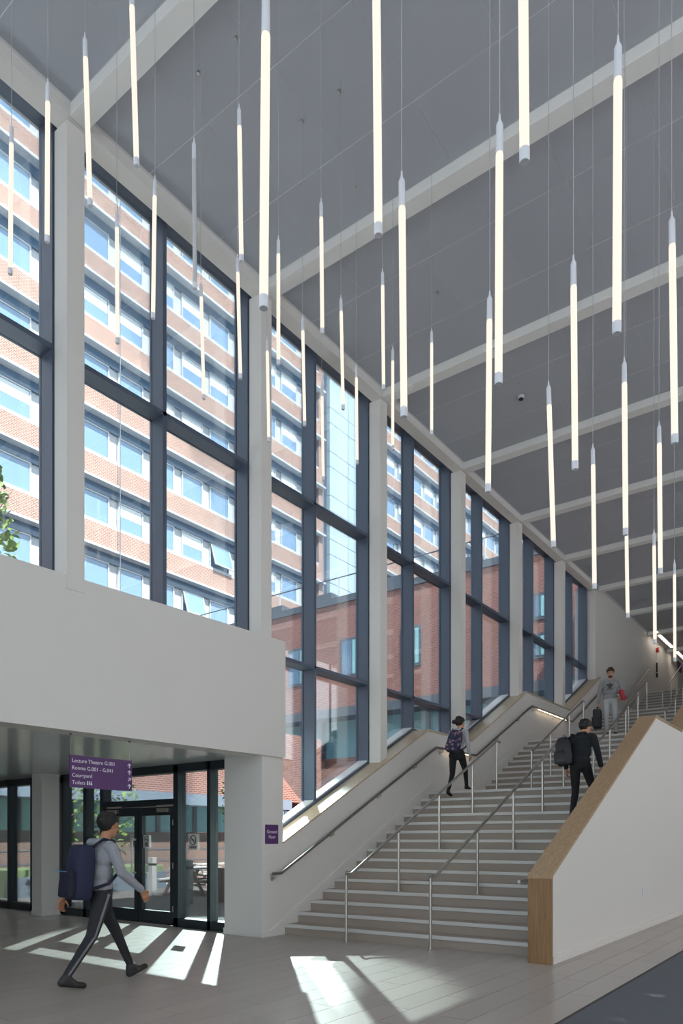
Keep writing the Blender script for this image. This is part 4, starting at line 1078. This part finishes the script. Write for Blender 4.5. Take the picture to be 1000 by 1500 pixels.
B.cap((0.0, 0.09, 0.90), (0.02, 0.095, 0.48), 0.092, 0.062, T_); B.cap((0.02, 0.095, 0.48), (-0.10, 0.095, 0.10), 0.062, 0.046, T_)
B.foot((-0.105, 0.095, 0.09), (-0.13, 0.095, 0.045), (0.08, 0.10, 0.036), 0.047, S_)
B.cap((0.01, -0.09, 0.90), (0.23, -0.10, 0.58), 0.092, 0.062, T_); B.cap((0.23, -0.10, 0.58), (0.26, -0.10, 0.28), 0.060, 0.046, T_)
B.foot((0.26, -0.10, 0.26), (0.235, -0.10, RISE + 0.045), (0.44, -0.10, RISE + 0.036), 0.045, S_)
B.cap((0.065, 0.20, 1.37), (-0.01, 0.27, 1.13), 0.064, 0.054, H_); B.cap((-0.01, 0.27, 1.13), (0.03, 0.27, 0.90), 0.053, 0.042, H_)
B.hand((0.035, 0.27, 0.875), (0.15, 0, -0.98), (0, -1, 0), K_, -1, 0.6)
B.cap((0.065, -0.20, 1.37), (0.06, -0.275, 1.12), 0.064, 0.054, H_); B.cap((0.06, -0.275, 1.12), (0.17, -0.28, 0.91), 0.053, 0.042, H_)
B.hand((0.18, -0.28, 0.885), (0.3, 0, -0.95), (0, 1, 0), K_, 1, 0.6)
B.build(w3, 0.0075); hair_mesh(P3, R3, w3, 'hair', seed=9); eyes(P3, w3)
bp = thing('rucksack', (12.06, 3.98, z12 + 0.88), 'black rucksack slung on one shoulder of the person in black', 'backpack', rz=-0.12)
b1 = soft_box(0.27, 0.19, 0.47, 0.7).build('bag', 'luggage', bp, smooth=True, local=True); b1.location = (-0.16, 0.19, 0.04); b1.rotation_euler = (R_(-6), 0.10, 0.35)
b2 = soft_box(0.20, 0.07, 0.22).build('front_pocket', 'black', bp, smooth=True, local=True); b2.location = (-0.255, 0.225, 0.06); b2.rotation_euler = (R_(-6), 0.10, 0.35)
MB().tube([(-0.10, 0.15, 0.49), (0.0, 0.15, 0.57), (0.10, 0.155, 0.57), (0.175, 0.16, 0.44), (0.14, 0.20, 0.22), (0.0, 0.23, 0.10), (-0.12, 0.23, 0.05)], 0.018, 8).build('strap', 'black', bp, smooth=True, local=True)

# --- person 4: coming down over the second landing with a case and a red folder
w4 = thing('person', (19.05, 5.50, L2), 'bearded person in grey logo sweatshirt and pale joggers coming down with a case', 'person', rz=math.pi + 0.16)
B = Body(); H_, T_, S_, K_ = 'sweat_grey', 'joggers', 'shoe', 'skin'
B.ell((0, 0, 0.95), (0.118, 0.168, 0.12), T_); B.ell((0.0, 0, 1.03), (0.130, 0.185, 0.10), H_); B.ell((0.01, 0, 1.18), (0.132, 0.190, 0.15), H_); B.ell((0.01, 0, 1.33), (0.125, 0.205, 0.14), H_)
B.cap((0.0, -0.17, 1.43), (0.0, 0.17, 1.43), 0.070, 0.070, H_); B.cap((0.0, 0, 1.44), (0.02, 0, 1.55), 0.062, 0.056, K_)
B.cap((-0.03, -0.07, 1.485), (-0.03, 0.07, 1.485), 0.048, 0.048, H_); B.cap((0.04, -0.06, 1.47), (0.06, 0.0, 1.44), 0.028, 0.024, H_); B.cap((0.04, 0.06, 1.47), (0.06, 0.0, 1.44), 0.028, 0.024, H_)
P4, R4 = B.head((0.045, 0, 1.645), 0.12, 0.22, K_)
B.cap((0.0, -0.09, 0.93), (0.10, -0.095, 0.52), 0.098, 0.068, T_); B.cap((0.10, -0.095, 0.52), (0.04, -0.09, 0.13), 0.066, 0.050, T_)
B.foot((0.035, -0.09, 0.10), (0.015, -0.09, 0.045), (0.23, -0.10, 0.036), 0.048, S_)
B.cap((0.0, 0.09, 0.93), (0.0, 0.10, 0.50), 0.098, 0.068, T_); B.cap((0.0, 0.10, 0.50), (-0.16, 0.10, 0.15), 0.066, 0.050, T_)
B.foot((-0.165, 0.10, 0.115), (-0.185, 0.10, 0.075), (0.02, 0.105, 0.036), 0.048, S_)
B.cap((0.0, -0.205, 1.415), (-0.02, -0.275, 1.16), 0.066, 0.056, H_); B.cap((-0.02, -0.275, 1.16), (0.05, -0.30, 0.92), 0.055, 0.044, H_)
B.hand((0.055, -0.30, 0.90), (0.1, -0.05, -0.98), (0, 1, 0), K_, 1, 0.95)
B.cap((0.0, 0.205, 1.415), (-0.03, 0.285, 1.17), 0.066, 0.056, H_); B.cap((-0.03, 0.285, 1.17), (0.15, 0.265, 1.01), 0.055, 0.044, H_)
B.hand((0.17, 0.26, 0.99), (0.75, -0.15, -0.6), (0.2, -1, 0.1), K_, -1, 0.7)
B.build(w4, 0.0075)
hp = hair_mesh(P4, R4, w4, 'hair_brown', seed=12); eyes(P4, w4, 'hair_brown')
bd = MB(); bd.ell(P4(0.052, 0, -0.088), (0.046, 0.056, 0.040), R4, 16, 10); bd.build('beard', 'hair_brown', w4, smooth=True, local=True)
# chest logo: three leaves over stripes, with the word below
lg = MB(); fx = 0.150
def leafpts(ax_, L, wd):
    return [(ax_ * 0.0, 0)]
def leaf_poly(ang, L, wd):
    pts = []
    for t in range(0, 9):
        u = t / 8; pts.append((u * L, wd * math.sin(math.pi * u) ** 0.8))
    for t in range(7, 0, -1):
        u = t / 8; pts.append((u * L, -wd * math.sin(math.pi * u) ** 0.8))
    ca, sa = math.cos(ang), math.sin(ang)
    return [(x * ca - y * sa, 1.285 + x * sa + y * ca) for x, y in pts]
for ang, L in ((R_(90), 0.095), (R_(35), 0.10), (R_(145), 0.10)):
    lg.prism(leaf_poly(ang, L, 0.024), 'x', fx - 0.035, fx - 0.004)
for k in range(3):
    lg.prism([(-0.05 + 0.01 * k, 1.272 - k * 0.012), (0.05 - 0.01 * k, 1.272 - k * 0.012), (0.05 - 0.01 * k, 1.278 - k * 0.012), (-0.05 + 0.01 * k, 1.278 - k * 0.012)], 'x', fx - 0.035, fx - 0.004)
lg.build('chest_emblem', 'ink', w4, local=True)
tm = text_mesh('adidas', 0.062, 'CENTER', 0.012)
tm.transform(Matrix.Translation((fx - 0.012, 0, 1.195)) @ Matrix.Rotation(R_(90), 4, 'Z') @ Matrix.Rotation(R_(90), 4, 'X'))
link('chest_lettering', tm, 'ink', w4, local=True)
# the case in the hand and the red folder under the other arm
def at4(x, y, z): return wmat(w4) @ Vector((x, y, z))
cs = thing('carry_case', at4(0.09, -0.315, 0.22), 'black upright travel case hanging from the hand of the bearded person', 'case', rz=math.pi + 0.16)
MB().box(-0.16, 0.16, -0.10, 0.10, 0, 0.50).build('shell', 'luggage', cs, local=True, bevel=0.045)
MB().box(-0.13, 0.13, -0.125, -0.10, 0.06, 0.30).build('front_pocket', 'black', cs, local=True, bevel=0.012)
MB().tube([(-0.07, 0, 0.50), (-0.065, 0, 0.56), (0.065, 0, 0.56), (0.07, 0, 0.50)], 0.012, 8).build('handle', 'black', cs, smooth=True, local=True)
for xx in (-0.12, 0.12):
    MB().tube([(xx, -0.08, 0.0), (xx, -0.05, 0.0)], 0.022, 12).build('wheel', 'black', cs, local=True)
fo = thing('folder', at4(0.17, 0.345, 0.90), 'crimson folder held against the side of the bearded person', 'folder', rz=math.pi + 0.16)
f1 = MB().box(-0.02, 0.02, -0.08, 0.08, 0.0, 0.27).build('cover', 'crimson', fo, local=True, bevel=0.004); f1.rotation_euler = (R_(10), R_(-14), R_(62))
f2 = MB().box(-0.014, 0.014, -0.076, 0.083, 0.006, 0.264).build('pages', 'paper', fo, local=True); f2.rotation_euler = f1.rotation_euler
